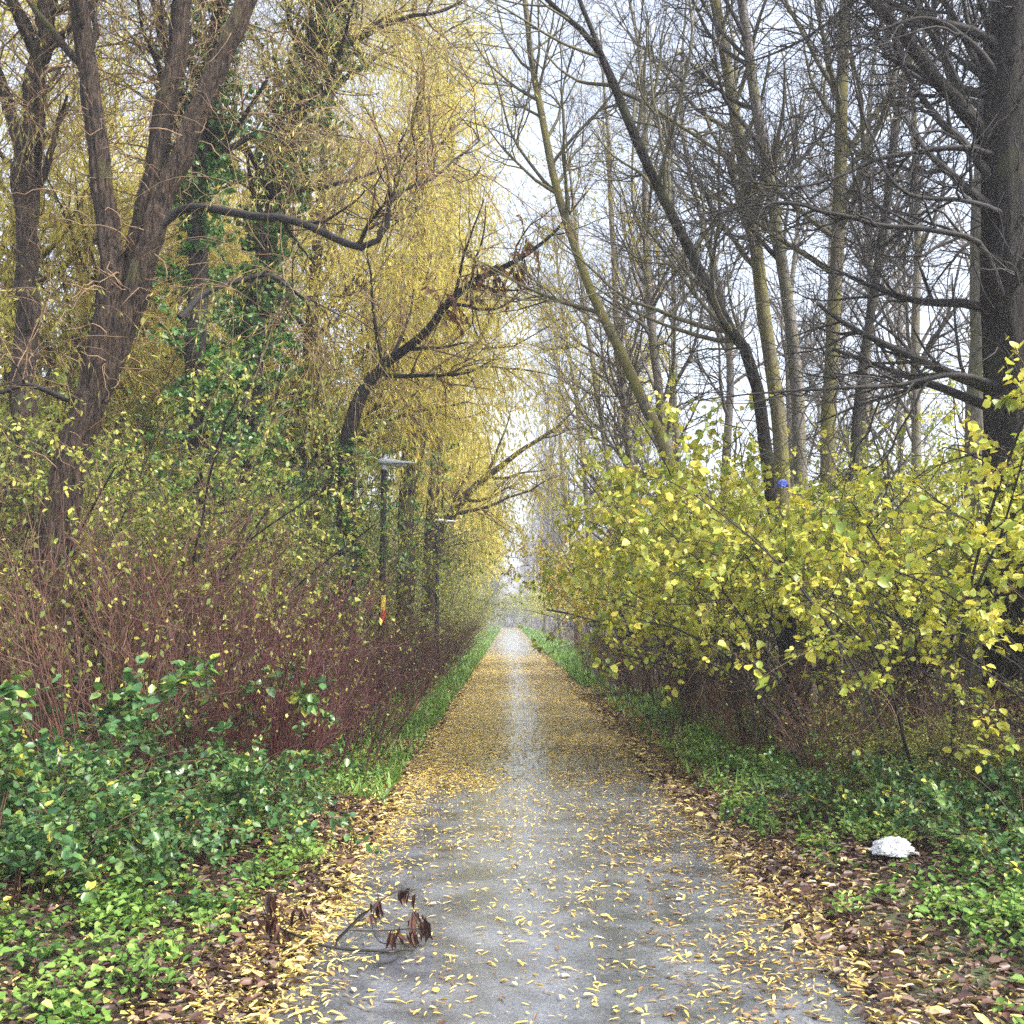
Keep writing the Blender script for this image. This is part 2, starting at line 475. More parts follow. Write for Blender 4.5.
def willow_tree(name, label, seed, stems, mtrunk='bark_willow', n=(30, 240, 2400, 24000), t0=.4, ext=4, sides=14, ridge=.05, N=44, group=None, extra=None,
                ivy=0, ivyt=(.05, .6), ivyL=(.15, 1.25), dead=False, tangle=0, L=((1.6, 3.4), (.8, 1.8), (.5, 1.5)), leafL=(.06, .10), leafw=.2, bias=None, mtw='twig_gold', jigamt=.02, mleaf='leaf_willow', rk=.86):
    rng = np.random.default_rng(seed)
    P, Rr = resample_stems(stems, N, ext)
    Rr = Rr * rk
    P = jig(rng, P, jigamt)
    root_loc = P[0, 0].copy(); root_loc[2] += .08
    root = thing(name, label, 'tree', root_loc, group)
    mesh_obj('trunk', [tubes(P, Rr, sides, rng, ridge)], M[mtrunk], root, root_loc, True)
    P1, R1 = sprout(rng, P, Rr, n[0], (t0, .98), (30, 65), L[0], 10, .5, (.012, .06), .14, (0, 0, .06), .3, .4, bias)
    ch = []
    if extra:
        Pe, Re = resample_stems(extra, 26, 0)
        Re = Re * .95
        Pe = jig(rng, Pe, .012)
        ch.append(tubes(Pe, Re, 8, rng, .06))
        Pa, Ra = sprout(rng, Pe, Re, 10 * len(extra), (.35, 1), (30, 80), (.5, 1.3), 10, .55, (.006, .02), .28, (0, 0, .06), .3, .3)
        ch.append(tubes(Pa, Ra, 5))
        Pb, Rb = sprout(rng, Pa, Ra, 60 * len(extra), (.2, 1), (30, 70), (.2, .7), 6, .55, (.003, .008), .25, (0, 0, .0), .3, .3)
        ch.append(tubes(Pb, Rb, 4))
        P1 = np.concatenate([P1, Pa]); R1 = np.concatenate([R1, Ra])
        mesh_obj('dark_limb', ch, M['branch_dark'], root, root_loc, True)
        ch = []
    lb = [tubes(P1, R1, 7, rng, .04)]
    P2, R2 = sprout(rng, P1, R1, n[1], (.2, 1), (30, 70), L[1], 8, .6, (.006, .018), .16, (0, 0, -.02), .35, .3)
    ch.append(tubes(P2, R2, 4))
    P3, R3 = sprout(rng, P2, R2, n[2], (.1, 1), (30, 80), L[2], 8, .5, (.0028, .0045), .09, (0, 0, -.24), .5, .2)
    mesh_obj('crown', [lb, ch, [tubes(P3, R3, 3)]], [M[mtrunk], M['twig_brown'], M[mtw]], root, root_loc, True)
    if n[3]:
        mesh_obj('foliage', [leaves_on(rng, P3, n[3], leafL, leafw, along=.8, out=.6, down=.9, up=.1)], M[mleaf], root, root_loc)
    if dead:                                  # a bunch of rusty dead leaves left hanging on the leaning limb
        q = P[:1, int(N * .68):int(N * .92)]
        Pd, Rd = sprout(rng, q, Rr[:1, int(N * .68):int(N * .92)], 40, (.1, .9), (40, 100), (.3, .8), 7, .2, (.004, .008), .2, (0, 0, -.25), .4, .2)
        mesh_obj('dead_leaves', [leaves_on(rng, Pd, 600, (.07, .14), .35, (.2, 1), .5, .6, .9, .1, .01, True)], M['leaf_rust'], root, root_loc)
        mesh_obj('dead_twigs', [tubes(Pd, Rd, 4)], M['branch_dark'], root, root_loc)
    if tangle:
        Pt, Rt = sprout(rng, P, Rr, tangle, (.02, .75), (50, 95), (.4, 1.3), 12, .1, (.004, .008), .42, (0, 0, -.03), .4, .2)
        mesh_obj('tangled_vines', [tubes(Pt, Rt, 3)], M['twig_brown'], root, root_loc)
    if ivy:
        Pv, Rv = sprout(rng, P[:1], Rr[:1], 40 + ivy // 60, ivyt, (50, 95), ivyL, 5, .1, (.004, .01), .25, (0, 0, -.05), .5, .3)
        mesh_obj('ivy', [leaves_on(rng, Pv, ivy, (.05, .09), .85, (0, 1), .2, 1, .35, .5, .01, True)], M['leaf_ivy'], root, root_loc)
    return root


# ------------------------------------------------------------------ world, sun
SUN_EL, SUN_ROT = rad(52), rad(118)
world = bpy.data.worlds.new('World'); scene.world = world
world.use_nodes = True
nt = world.node_tree
for nd in list(nt.nodes):
    nt.nodes.remove(nd)
wo = nt.nodes.new('ShaderNodeOutputWorld'); bg = nt.nodes.new('ShaderNodeBackground')
sky = nt.nodes.new('ShaderNodeTexSky'); sky.sky_type = 'NISHITA'; sky.sun_disc = False
sky.sun_elevation = SUN_EL; sky.sun_rotation = SUN_ROT
sky.air_density = 1.0; sky.dust_density = 4.0; sky.ozone_density = 1.0
hs = nt.nodes.new('ShaderNodeHueSaturation'); hs.inputs['Saturation'].default_value = .58
nt.links.new(sky.outputs[0], hs.inputs['Color']); nt.links.new(hs.outputs[0], bg.inputs[0])
bg.inputs[1].default_value = .13
nt.links.new(bg.outputs[0], wo.inputs[0])
sl = bpy.data.lights.new('sun', 'SUN'); sl.energy = 1.5; sl.angle = rad(12); sl.color = (1, .95, .87)
so = bpy.data.objects.new('sun', sl); COL.objects.link(so)
az = SUN_ROT
sd = Vector((math.sin(az) * math.cos(SUN_EL), math.cos(az) * math.cos(SUN_EL), math.sin(SUN_EL)))
so.rotation_euler = sd.to_track_quat('Z', 'Y').to_euler()
so.location = (0, 0, 40)
scene.view_settings.view_transform = 'Standard'
scene.view_settings.look = 'None'
scene.view_settings.exposure = 2.05
scene.view_settings.gamma = 1

# ------------------------------------------------------------------ ground and path
xs = np.concatenate([np.linspace(-300, -20, 12), np.linspace(-16, -8, 8), np.linspace(-7.5, 8, 80), np.linspace(9, 17, 8), np.linspace(20, 300, 12)])
ys = np.concatenate([np.linspace(-60, 0, 8), np.linspace(1, 16, 90), np.linspace(16.5, 60, 80), np.linspace(65, 480, 25)])
X, Yg = np.meshgrid(xs, ys)
rg = np.random.default_rng(1)
Z = gz(X, Yg) + rg.normal(0, .012, X.shape) * (np.abs(X - PCX) > 1.45)
V = np.stack([X, Yg, Z], -1).reshape(-1, 3)
ix = np.arange(X.size).reshape(X.shape)
Fg = np.stack([ix[:-1, :-1], ix[:-1, 1:], ix[1:, 1:], ix[1:, :-1]], -1).reshape(-1, 4)
mesh_obj('ground', [(V, Fg, None)], M['soil'], smooth=True, kind='structure')
yp = np.linspace(-6, 160, 500)
we = .04 * np.sin(yp * .9) + .03 * np.sin(yp * 2.3 + 1)
cols = np.linspace(-1, 1, 7)
Xp = PCX + cols[None] * (PHW + we[:, None] * np.abs(cols)[None])
Zp = np.full_like(Xp, .012) + .018 * (1 - cols[None] ** 2)
Vp = np.stack([Xp, np.repeat(yp[:, None], 7, 1), Zp], -1).reshape(-1, 3)
ix = np.arange(Xp.size).reshape(Xp.shape)
Fp = np.stack([ix[:-1, :-1], ix[:-1, 1:], ix[1:, 1:], ix[1:, :-1]], -1).reshape(-1, 4)
mesh_obj('path', [(Vp, Fp, None)], M['asphalt'], smooth=True, kind='structure')


def surf(x, y):
    u = (x - PCX) / PHW
    return np.where(np.abs(u) < 1, .014 + .018 * (1 - np.clip(u, -1, 1) ** 2), gz(x, y))


# ------------------------------------------------------------------ fallen leaves (uncountable)
def vnoise(x, y, s, seed=0):
    a = np.random.default_rng(seed).uniform(0, 6.28, 8); r = 0
    for k in range(4):
        r = r + np.sin(x * s * (1 + .7 * k) * math.cos(a[k]) + y * s * (1 + .7 * k) * math.sin(a[k]) + a[k + 4] * 3) / (1 + .5 * k)
    return r / 2.4


def fallen_leaves(rng):
    ch = []
    # on the path: density by place (leaves a square metre)
    for (y0, y1, cnt, Ls) in ((2.6, 12, 80000, (.015, .075)), (12, 24, 90000, (.03, .088)), (24, 45, 80000, (.06, .11)), (45, 160, 70000, (.08, .15))):
        x = rng.uniform(PCX - 1.85, PCX + 1.75, cnt); y = rng.uniform(y0, y1, cnt); u = (x - PCX) / PHW
        y = np.maximum(2.6, y + rng.normal(0, .09, cnt) * y)
        nz = .5 + .5 * vnoise(x, y * .8, 1.9, 3)
        nf = .5 + .5 * vnoise(x, y, 6, 4)
        near = .06 + .20 * nf * nz + .9 * sstep(-.62, -.98, u) * (.35 + .65 * nz) + .5 * sstep(.1, 1.0, u) * (.25 + nf * .75) * (.5 + nz)
        farr = .40 + 1.1 * sstep(.05, .45, np.abs(u + .03)) * (.45 + .75 * nz)
        vf = .16 + .5 * sstep(.25, .95, np.abs(u)) * nz
        k1 = sstep(9.5, 13.5, y + nz * 2); k2 = sstep(30, 44, y)
        d = (near * (1 - k1) + farr * k1) * (1 - k2) + vf * k2
        d *= 1 - .75 * sstep(1.12, 1.4, np.abs(u))
        keep = rng.random(cnt) < d
        x, y, u = x[keep], y[keep], u[keep]; n = len(x)
        th = rng.uniform(0, 6.28, n)
        ax = np.stack([np.cos(th), np.sin(th), rng.normal(0, .06, n)], 1)
        nr = np.stack([rng.normal(0, .16, n), rng.normal(0, .16, n), np.ones(n)], 1)
        L = Ls[0] + (Ls[1] - Ls[0]) * rng.beta(1.6, 2.2, n)
        z = surf(x, y) + .005 + rng.uniform(0, .009, n) + .004 * (y > 12)
        pos = np.stack([x, y, z], 1)
        rn = rng.random(n) ** np.where(u > .25, .9, .6) * .999
        rn = np.where(rng.random(n) < .16 + .34 * (u > .2) * (y < 12), rng.random(n) * .25, rn)
        hf = n if y0 < 12 else 0
        wide = rng.random(n) < .13
        for msk, wr in ((wide, .55), (~wide, .20)):
            ch.append(leaf_geo(rng, pos[msk], ax[msk], nr[msk], L[msk] * (.8 if wr > .5 else 1), wr, y0 < 12, .3, rn[msk]))
    return ch


def verge_litter(rng):
    ch = []
    for sgn, a, b in ((-1, 1.15, 4.2), (1, 1.05, 4.6)):
        for (y0, y1, cnt) in ((2.6, 9, 30000), (9, 20, 22000), (20, 45, 12000)):
            x = PCX + sgn * (a + (b - a) * rng.random(cnt) ** 1.3); y = rng.uniform(y0, y1, cnt)
            nz = .5 + .5 * vnoise(x, y, 2.2, 8)
            keep = rng.random(cnt) < .35 + .6 * nz
            x, y = x[keep], y[keep]; n = len(x)
            th = rng.uniform(0, 6.28, n)
            ax = np.stack([np.cos(th), np.sin(th), rng.normal(0, .25, n)], 1)
            nr = np.stack([rng.normal(0, .5, n), rng.normal(0, .5, n), np.ones(n)], 1)
            e = np.abs(x - PCX) - 1.2
            yellow = rng.random(n) < (.62 * np.exp(-e / .35) if sgn < 0 else .35 * np.exp(-e / .3)) + .10
            rn = np.where(yellow, rng.uniform(.78, 1, n), rng.uniform(0, .78, n))
            pos = np.stack([x, y, surf(x, y) + .008 + rng.uniform(0, .03, n)], 1)
            ch.append(leaf_geo(rng, pos, ax, nr, rng.uniform(.03, .075, n), np.where((rng.random((n, 1)) < .45) | yellow[:, None] & (rng.random((n, 1)) < .8), .22, .55), True, .6, rn))
    return ch


o = mesh_obj('fallen_leaves', fallen_leaves(np.random.default_rng(11)), M['leaf_path'], kind='stuff')
o['label'] = 'yellow narrow fallen leaves strewn over the wet grey path'; o['category'] = 'leaves'
o = mesh_obj('leaf_litter', verge_litter(np.random.default_rng(12)), M['leaf_litter'], kind='stuff')
o['label'] = 'dark brown and yellow leaf litter along both edges of the path'; o['category'] = 'leaves'


# ------------------------------------------------------------------ ground cover (uncountable)
def cover(rng, centres, per, spread, h, Ls, wr):
    n = len(centres) * per
    c = np.repeat(centres, per, 0); sz = np.repeat(rng.uniform(.6, 1.35, len(centres)), per)
    r = spread * np.sqrt(rng.random(n)) * sz; th = rng.uniform(0, 6.28, n)
    x = c[:, 0] + r * np.cos(th); y = c[:, 1] + r * np.sin(th)
    hh = h * sz * (1 - .55 * (r / (spread * sz)) ** 2) * rng.uniform(.35, 1.1, n)
    z = surf(x, y) + hh
    a = rng.uniform(0, 6.28, n)
    ax = np.stack([np.cos(a), np.sin(a), rng.uniform(-.5, .35, n)], 1)
    nr = np.stack([rng.normal(0, .35, n), rng.normal(0, .35, n), np.ones(n)], 1)
    rn = np.clip(np.repeat(rng.random(len(centres)), per) * .55 + rng.random(n) * .45, 0, 1)
    ch = [leaf_geo(rng, np.stack([x, y, z], 1), ax, nr, rng.uniform(*Ls, n), wr, True, .45, rn)]
    k = rng.choice(n, n // 5, replace=False)
    P = np.stack([np.stack([c[k, 0] + (x[k] - c[k, 0]) * .3, c[k, 1] + (y[k] - c[k, 1]) * .3, surf(c[k, 0], c[k, 1]) - .01], 1),
                  np.stack([x[k], y[k], z[k]], 1)], 1)
    ch.append(tubes(P, np.full(P.shape[:2], .0016), 3))
    return ch


def scatter(rng, n, x0, x1, y0, y1, dens, gamma=1.0):
    x = rng.uniform(x0, x1, n); y = y0 + (y1 - y0) * rng.random(n) ** gamma
    k = rng.random(n) < dens(x, y)
    return np.stack([x[k], y[k]], 1)


rng = np.random.default_rng(21)
BAG = at(893, 858, 6.35)
cl = scatter(rng, 2600, -4.2, -1.08, 2.8, 22, lambda x, y: (.38 + .62 * sstep(4.3, 6.0, y)) * sstep(-.25, .35, vnoise(x, y, 2.6, 31)) * sstep(-.98, -1.4, x + .12 * np.sin(y * 1.4)), 1.7)
cr = scatter(rng, 4200, 1.72, 5.6, 2.8, 18, lambda x, y: sstep(-.75, .1, vnoise(x, y, 1.5, 33)) * (.12 + .88 * sstep(1.85, 2.6, x + .2 * np.sin(y * 1.3))), 1.5)
cr = cr[(np.abs(cr[:, 0] - BAG[0] * cr[:, 1] / BAG[1]) > .30) | (cr[:, 1] > BAG[1] + .25) | (cr[:, 1] < BAG[1] - .75)]
o = mesh_obj('nettle_cover', cover(rng, np.concatenate([cl, cr]), 36, .15, .17, (.022, .05), .7), M['leaf_nettle'], kind='stuff')
o['label'] = 'low bright green nettles and weeds carpeting both verges'; o['category'] = 'weeds'


def grass(rng):
    ch = []
    for (x0, x1, y0, y1, n, s) in ((-1.95, -1.0, 8.5, 20, 9000, 1), (-1.9, -.98, 20, 70, 16000, 1.5), (1.6, 2.1, 22, 70, 9000, 1.5), (-2.6, -.98, 70, 170, 9000, 2.2), (1.58, 3.0, 70, 170, 9000, 2.2), (1.9, 3.4, 30, 70, 7000, 1.6), (-3.2, -1.9, 30, 70, 7000, 1.6), (1.7, 3.2, 7, 22, 3500, 1)):
        x = rng.uniform(x0, x1, n); y = rng.uniform(y0, y1, n)
        k = rng.random(n) < .45 + .55 * vnoise(x, y, 2.5, 41)
        x, y = x[k], y[k]; n2 = len(x)
        a = rng.uniform(0, 6.28, n2)
        ax = np.stack([np.cos(a) * .7, np.sin(a) * .7, rng.uniform(.4, 1.3, n2)], 1)
        nr = np.stack([np.cos(a), np.sin(a), np.full(n2, -.3)], 1)
        ch.append(leaf_geo(rng, np.stack([x, y, surf(x, y) - .005], 1), ax, nr, rng.uniform(.08, .2, n2) * s, .16, False, 0, None))
        m = n2 // 3
        a = rng.uniform(0, 6.28, m); q = rng.choice(n2, m)
        ax = np.stack([np.cos(a), np.sin(a), rng.uniform(-.3, .3, m)], 1)
        ch.append(leaf_geo(rng, np.stack([x[q], y[q], surf(x[q], y[q]) + rng.uniform(.03, .14, m) * s], 1), ax, np.tile([0, .2, 1.], (m, 1)), rng.uniform(.04, .08, m) * s, .6, False, 0, None))
    return ch


o = mesh_obj('verge_grass', grass(np.random.default_rng(42)), M['leaf_grass'], kind='stuff')
o['label'] = 'fresh green grass growing along the edge of the path'; o['category'] = 'grass'


# ------------------------------------------------------------------ shrubs
def base_stems(rng, n, rbase, h, lean, N, r0, droop, wig=.05):
    a = rng.uniform(0, 6.28, n); rb = rbase * np.sqrt(rng.random(n))
    p = np.stack([rb * np.cos(a), rb * np.sin(a), np.full(n, -.06)], 1)
    ln = rng.uniform(lean[0], lean[1], n)
    a2 = a + rng.normal(0, .5, n)
    d = nrmz(np.stack([np.cos(a2) * np.sin(ln), np.sin(a2) * np.sin(ln), np.cos(ln)], 1))
    Ln = rng.uniform(h[0], h[1], n); st = (Ln / (N - 1))[:, None]
    pts = [p]
    for k in range(N - 1):
        p = p + d * st; pts.append(p)
        d = nrmz(d + rng.normal(0, wig, (n, 3)) + np.stack([np.cos(a2) * droop, np.sin(a2) * droop, np.full(n, -droop * .9)], 1))
    P = np.stack(pts, 1)
    return P, (rng.uniform(.7, 1.2, n) * r0)[:, None] * np.linspace(1, .3, N)[None]


def hazel(seed, h=(2.3, 3.7), nl=3700, Ls=(.035, .092), mleaf='leaf_hazel', lean=(.1, .62)):
    rng = np.random.default_rng(seed)
    root = thing('hazel_shrub', 'x', 'shrub')
    P, Rr = base_stems(rng, 13, .35, h, lean, 12, .016, .055)
    P1, R1 = sprout(rng, P, Rr, 95, (.42, 1), (30, 65), (.5, 1.15), 8, .6, (.004, .010), .14, (0, 0, -.01), .4, .3)
    P2, R2 = sprout(rng, P1, R1, 420, (.15, 1), (30, 70), (.2, .6), 6, .6, (.002, .005), .16, (0, 0, -.05), .4, .2)
    mesh_obj('stems', [[tubes(P, Rr, 6), tubes(P1, R1, 4)], [tubes(P2, R2, 3)]], [M['branch_dark'], M['twig_brown']], root, smooth=True)
    P2 = P2[(P2[:, -1, 2] > 1.0 + .25 * rng.normal(size=len(P2))) & (P2[:, -1, 2] < 9)]
    mesh_obj('foliage', [leaves_on(rng, P2, nl, Ls, .82, (.05, 1), .35, .9, .25, 1.1, .015, True, fold=.2)], M[mleaf], root)
    return root


def dogwood(seed, mt='twig_red', h=(1.0, 1.9), nl=260, n=85, mleaf='leaf_thicket'):
    rng = np.random.default_rng(seed)
    root = thing('dogwood_shrub', 'x', 'shrub')
    P, Rr = base_stems(rng, n, .6, h, (.02, .55), 9, .0095, .012, .12)
    P1, R1 = sprout(rng, P, Rr, n * 5, (.2, 1), (20, 55), (.35, .9), 6, .7, (.0035, .007), .14, (0, 0, .05), .45, .35)
    P2, R2 = sprout(rng, P1, R1, n * 9, (.15, 1), (20, 60), (.15, .45), 5, .7, (.0028, .0045), .16, (0, 0, .05), .5, .2)
    mesh_obj('stems', [tubes(P, Rr, 4), tubes(P1, R1, 3), tubes(P2, R2, 3)], M[mt], root)
    if nl:
        mesh_obj('foliage', [leaves_on(rng, P2, nl, (.03, .06), .6, down=.5)], M[mleaf], root)
    return root


def thicket(seed, h=(1.5, 3.4), nl=9500, Ls=(.03, .06), mleaf='leaf_thicket'):
    rng = np.random.default_rng(seed)
    root = thing('thicket_shrub', 'x', 'shrub')
    P, Rr = base_stems(rng, 16, .5, h, (.05, .48), 12, .016, .03, .09)
    P1, R1 = sprout(rng, P, Rr, 130, (.12, 1), (30, 75), (.6, 1.5), 9, .6, (.004, .009), .22, (0, 0, 0), .4, .3)
    P2, R2 = sprout(rng, P1, R1, 800, (.1, 1), (30, 80), (.25, .8), 7, .6, (.0022, .0045), .26, (0, 0, -.05), .4, .2)
    mesh_obj('stems', [[tubes(P, Rr, 6), tubes(P1, R1, 4)], [tubes(P2, R2, 3)]], [M['branch_dark'], M['twig_brown']], root, smooth=True)
    mesh_obj('foliage', [leaves_on(rng, P2, nl, Ls, .55, (.05, 1), .4, .8, .5, .7, .01, True)], M[mleaf], root)
    return root


def bramble(seed, h=(.9, 2.0), n=34, nl=3600):
    rng = np.random.default_rng(seed)
    root = thing('bramble_bush', 'x', 'shrub')
    P, Rr = base_stems(rng, n, .5, h, (.1, .9), 12, .006, .11, .06)
    P1, R1 = sprout(rng, P, Rr, n * 6, (.1, 1), (30, 70), (.2, .6), 6, .7, (.002, .004), .18, (0, 0, .02), .5, .3)
    mesh_obj('stems', [tubes(P, Rr, 4), tubes(P1, R1, 3)], M['twig_redbrown'], root)
    mesh_obj('foliage', [leaves_on(rng, P1, nl, (.04, .085), .72, (.1, 1), .4, .9, .15, 1.4, .012, True, fold=.3)], M['leaf_bramble'], root)
    return root


class Kind:
    def __init__(self, protos):
        self.p = protos; self.used = [False] * len(protos)

    def put(self, v, x, y, s, label, group, rot=None, sz=None, dz=0):
        rngk = np.random.default_rng(int(abs(x * 131 + y * 717)))
        rot = rngk.uniform(0, 6.28) if rot is None else rot
        loc = (x, y, float(gz(x, y)) + dz); sc = (s, s, s if sz is None else sz)
        if not self.used[v]:
            r = self.p[v]; self.used[v] = True
            r.location = loc; r.rotation_euler = (0, 0, rot); r.scale = sc
            r['label'] = label; r['group'] = group
            return r
        return dup(self.p[v], loc, rot, sc, label, group)


def xa(px, Y):
    """x of a photo column at distance Y"""
    return float(at(px, 618, Y)[0])


HZ = Kind([hazel(101), hazel(102), hazel(103, mleaf='leaf_gold')])
g = 'leafy hazel shrubs along the right verge'
for v, x, Y, s, lab in (
        (0, 4.0, 6.4, .78, 'big hazel shrub with large yellow-green leaves at right edge'),
        (1, 3.3, 7.9, .95, 'hazel shrub with bright round leaves above the white litter'),
        (0, 3.0, 9.6, .95, 'yellow-green hazel shrub with blue scrap caught among its leaves'),
        (1, 4.9, 8.2, .92, 'hazel shrub filling behind the right edge under the thick dark trunk'),
        (0, 4.4, 10, .95, 'hazel shrub standing in front of the thick dark trunk'),
        (1, 2.95, 11.6, 1.0, 'hazel shrub below the foot of the leaning dark tree'),
        (0, 4.2, 12, 1.2, 'hazel shrub behind, below the straight mossy trunk'),
        (1, 2.9, 14.2, 1.0, 'hazel shrub beneath the leaning mossy tree on the right'),
        (2, 2.75, 17, .95, 'hazel shrub with orange tinted leaves above brown stems'),
        (1, 3.9, 15, 1.25, 'hazel shrub between the bare trunks, half hidden'),
        (2, 2.75, 21.5, 1.0, 'golden hazel shrub halfway down the right side of the path'),
        (1, 2.95, 26.5, 1.05, 'pale yellow hazel shrub bulging towards the distant path'),
        (2, 3.3, 33, 1.1, 'pale golden hazel shrub in light haze on the right'),
        (1, 3.6, 42, 1.15, 'small looking hazy yellow hazel shrub far down the right verge'),
        (2, 4.0, 54, 1.3, 'farthest yellow hazel shrub fading in haze by the path'),
        (0, 4.2, 22, 1.3, 'hazel shrub behind the golden one, under grey trunks')):
    HZ.put(v, x, Y, s, lab, g, sz=s * (1.17 if x < 3.9 or Y > 11 else .92))

DW = Kind([dogwood(201, n=70, nl=420), dogwood(202, 'twig_redbrown', (.9, 1.9), 600, 60), dogwood(203, 'twig_redbrown', (.9, 1.5), 420, 75), dogwood(204, 'twig_redbrown', (.9, 1.6), 160, 80)])
g = 'red stemmed dogwood shrubs along the left verge'
for v, px, Y, s, lab in (
        (0, 255, 7.9, .78, 'dark red dogwood thicket nearest the fallen branch, left of path'),
        (1, 130, 7.8, .95, 'dark red dogwood behind the green brambles on the left'),
        (0, 322, 9.6, .78, 'red dogwood shrub with upright stems at the left grass edge'),
        (0, 205, 9.0, 1.0, 'tall red dogwood shrub right of the big forked willow'),
        (1, 50, 8.8, 1.15, 'brownish red dogwood at the foot of the big forked willow'),
        (1, 268, 11.4, 1.0, 'red dogwood shrub behind, left of the near lamp post'),
        (0, 358, 12.6, .8, 'red dogwood shrub just in front of the near lamp post'),
        (1, 335, 15.5, 1.1, 'red dogwood shrub behind the near lamp post'),
        (0, 402, 18.5, .85, 'red dogwood shrub right of the near lamp post'),
        (1, 422, 24, .9, 'red dogwood shrub between the two lamp posts'),
        (0, 440, 31, .9, 'dull red dogwood shrub beside the far lamp post'),
        (1, 454, 39, 1.1, 'small looking red dogwood past the far lamp post')):
    DW.put(v, xa(px, Y), Y, s, lab, g, sz=s * (1.28 if px < 300 and Y < 12 else 1.0))
g = 'brown twiggy shrubs under the hazels'
for v, x, Y, s, lab in (
        (2, 2.85, 8.6, .62, 'brown twiggy shrub under the hazel, closest to right path edge'),
        (3, 3.7, 7.6, .62, 'brown twiggy shrub between nettles and hazel leaves'),
        (2, 4.6, 7.0, .7, 'reddish brown twiggy shrub behind the nettles at far right'),
        (3, 2.75, 11, .72, 'brown twiggy shrub under hazel, third from the camera'),
        (2, 3.9, 9.4, .8, 'brown twiggy shrub behind the white litter, under the hazels'),
        (3, 2.7, 14.0, .8, 'brown twiggy shrub beneath the leaning mossy tree'),
        (2, 2.7, 19.5, .9, 'brown twiggy shrub below the golden hazel'),
        (3, 2.7, 27.5, 1.0, 'brown twiggy shrub where the distant path begins to haze')):
    DW.put(v, x, Y, s, lab, g)

TH = Kind([thicket(301), thicket(302), thicket(303, mleaf='leaf_ivy', nl=8000)])
g = 'leafy thicket shrubs behind the dogwoods'
for v, px, Y, s, lab in (
        (0, 5, 10.6, 1.2, 'yellow-green thicket shrub behind the big willow at left edge'),
        (1, 135, 10.8, 1.2, 'yellow-green thicket shrub just right of the big forked willow'),
        (0, 178, 11.6, 1.15, 'yellow-green thicket shrub below the low dark broken branch'),
        (2, 165, 13.6, 1.35, 'dark green ivy-like shrub between willow and ivy clad trunks'),
        (1, 222, 14.2, 1.15, 'thicket shrub left of the near lamp head'),
        (2, 215, 17, 1.5, 'dark green shrub under the leaning ivy clad tree'),
        (0, 345, 22, 1.2, 'yellow leaved thicket shrub behind the near lamp post'),
        (1, 310, 20, 1.35, 'thicket shrub at the foot of the tree with a leaning dark limb'),
        (0, 405, 30, 1.2, 'yellow-green thicket shrub behind the far lamp post'),
        (1, 440, 38, 1.1, 'green thicket shrub past the far lamp post on the left'),
        (0, 456, 48, 1.2, 'pale thicket shrub far down the left verge'),
        (1, 466, 62, 1.35, 'farthest pale thicket shrub fading in haze on the left'),
        (1, 60, 13.5, 1.5, 'tall thicket shrub far back between the left trunks'),
        (0, 930, 12.5, 1.2, 'yellow-green thicket shrub behind the thick dark trunk'),
        (1, 800, 17, 1.3, 'yellow-green thicket shrub deep between the bare right trunks'),
        (2, 690, 24, 1.2, 'dark leaved shrub deep under the grey poplars')):
    TH.put(v, xa(px, Y), Y, s, lab, g)
for i, (px, Y, s) in enumerate(((-40, 16, 1.9), (40, 19, 2.0), (110, 17, 1.8), (170, 21, 2.2), (235, 24, 2.2), (300, 28, 2.3), (345, 34, 2.3), (378, 42, 2.4), (60, 27, 2.6), (150, 32, 2.8), (405, 55, 2.4), (425, 70, 2.6))):
    TH.put(i % 2, xa(px, Y), Y, s, 'overgrown thicket shrub deep in the wood on the left', 'undergrowth deep in the left wood')
for i, (px, Y, s) in enumerate(((985, 17, 1.5), (900, 22, 1.6), (840, 27, 1.7), (760, 30, 1.7), (720, 36, 1.8), (670, 45, 2.0), (1040, 25, 2.0))):
    TH.put(1 - i % 2, xa(px, Y), Y, s, 'overgrown thicket shrub deep in the wood on the right', 'undergrowth deep in the right wood')

BR = Kind([bramble(401), bramble(402)])
g = 'green bramble bushes in the foreground'
for v, px, Y, s, lab in (
        (0, 20, 5.4, .72, 'dark green bramble bush at the lower left edge'),
        (1, 120, 6.0, .68, 'glossy green bramble bush left of the fallen branch'),
        (0, -15, 6.9, 1.2, 'tall bramble bush with yellow leaves at left edge'),
        (1, 90, 7.0, .9, 'bramble bush with yellow tipped leaves under the red dogwoods'),
        (0, 205, 6.9, .6, 'low green bramble bush nearest the leafy path edge'),
        (1, 1040, 5.9, .6, 'low dark green bramble at the right edge beside nettles'),
        (0, 850, 7.6, .5, 'small dark green bramble left of and behind the white litter'),
        (1, 960, 7.0, .55, 'yellowish low bramble behind the white litter on the right')):
    BR.put(v, xa(px, Y), Y, s, lab, g, sz=s * (.85 if px < 0 else .9))
for v, x, Y, s, lab in (
        (0, 3.35, 7.3, .36, 'low yellow-green undergrowth just behind the white bag'),
        (1, 4.0, 6.9, .40, 'low yellow-green undergrowth at the right edge under the hazel'),
        (0, 2.95, 8.2, .36, 'low yellow-green undergrowth left of the white bag below brown twigs')):
    TH.put(v, x, Y, s, lab, 'low undergrowth under the hazels', sz=s * .75)

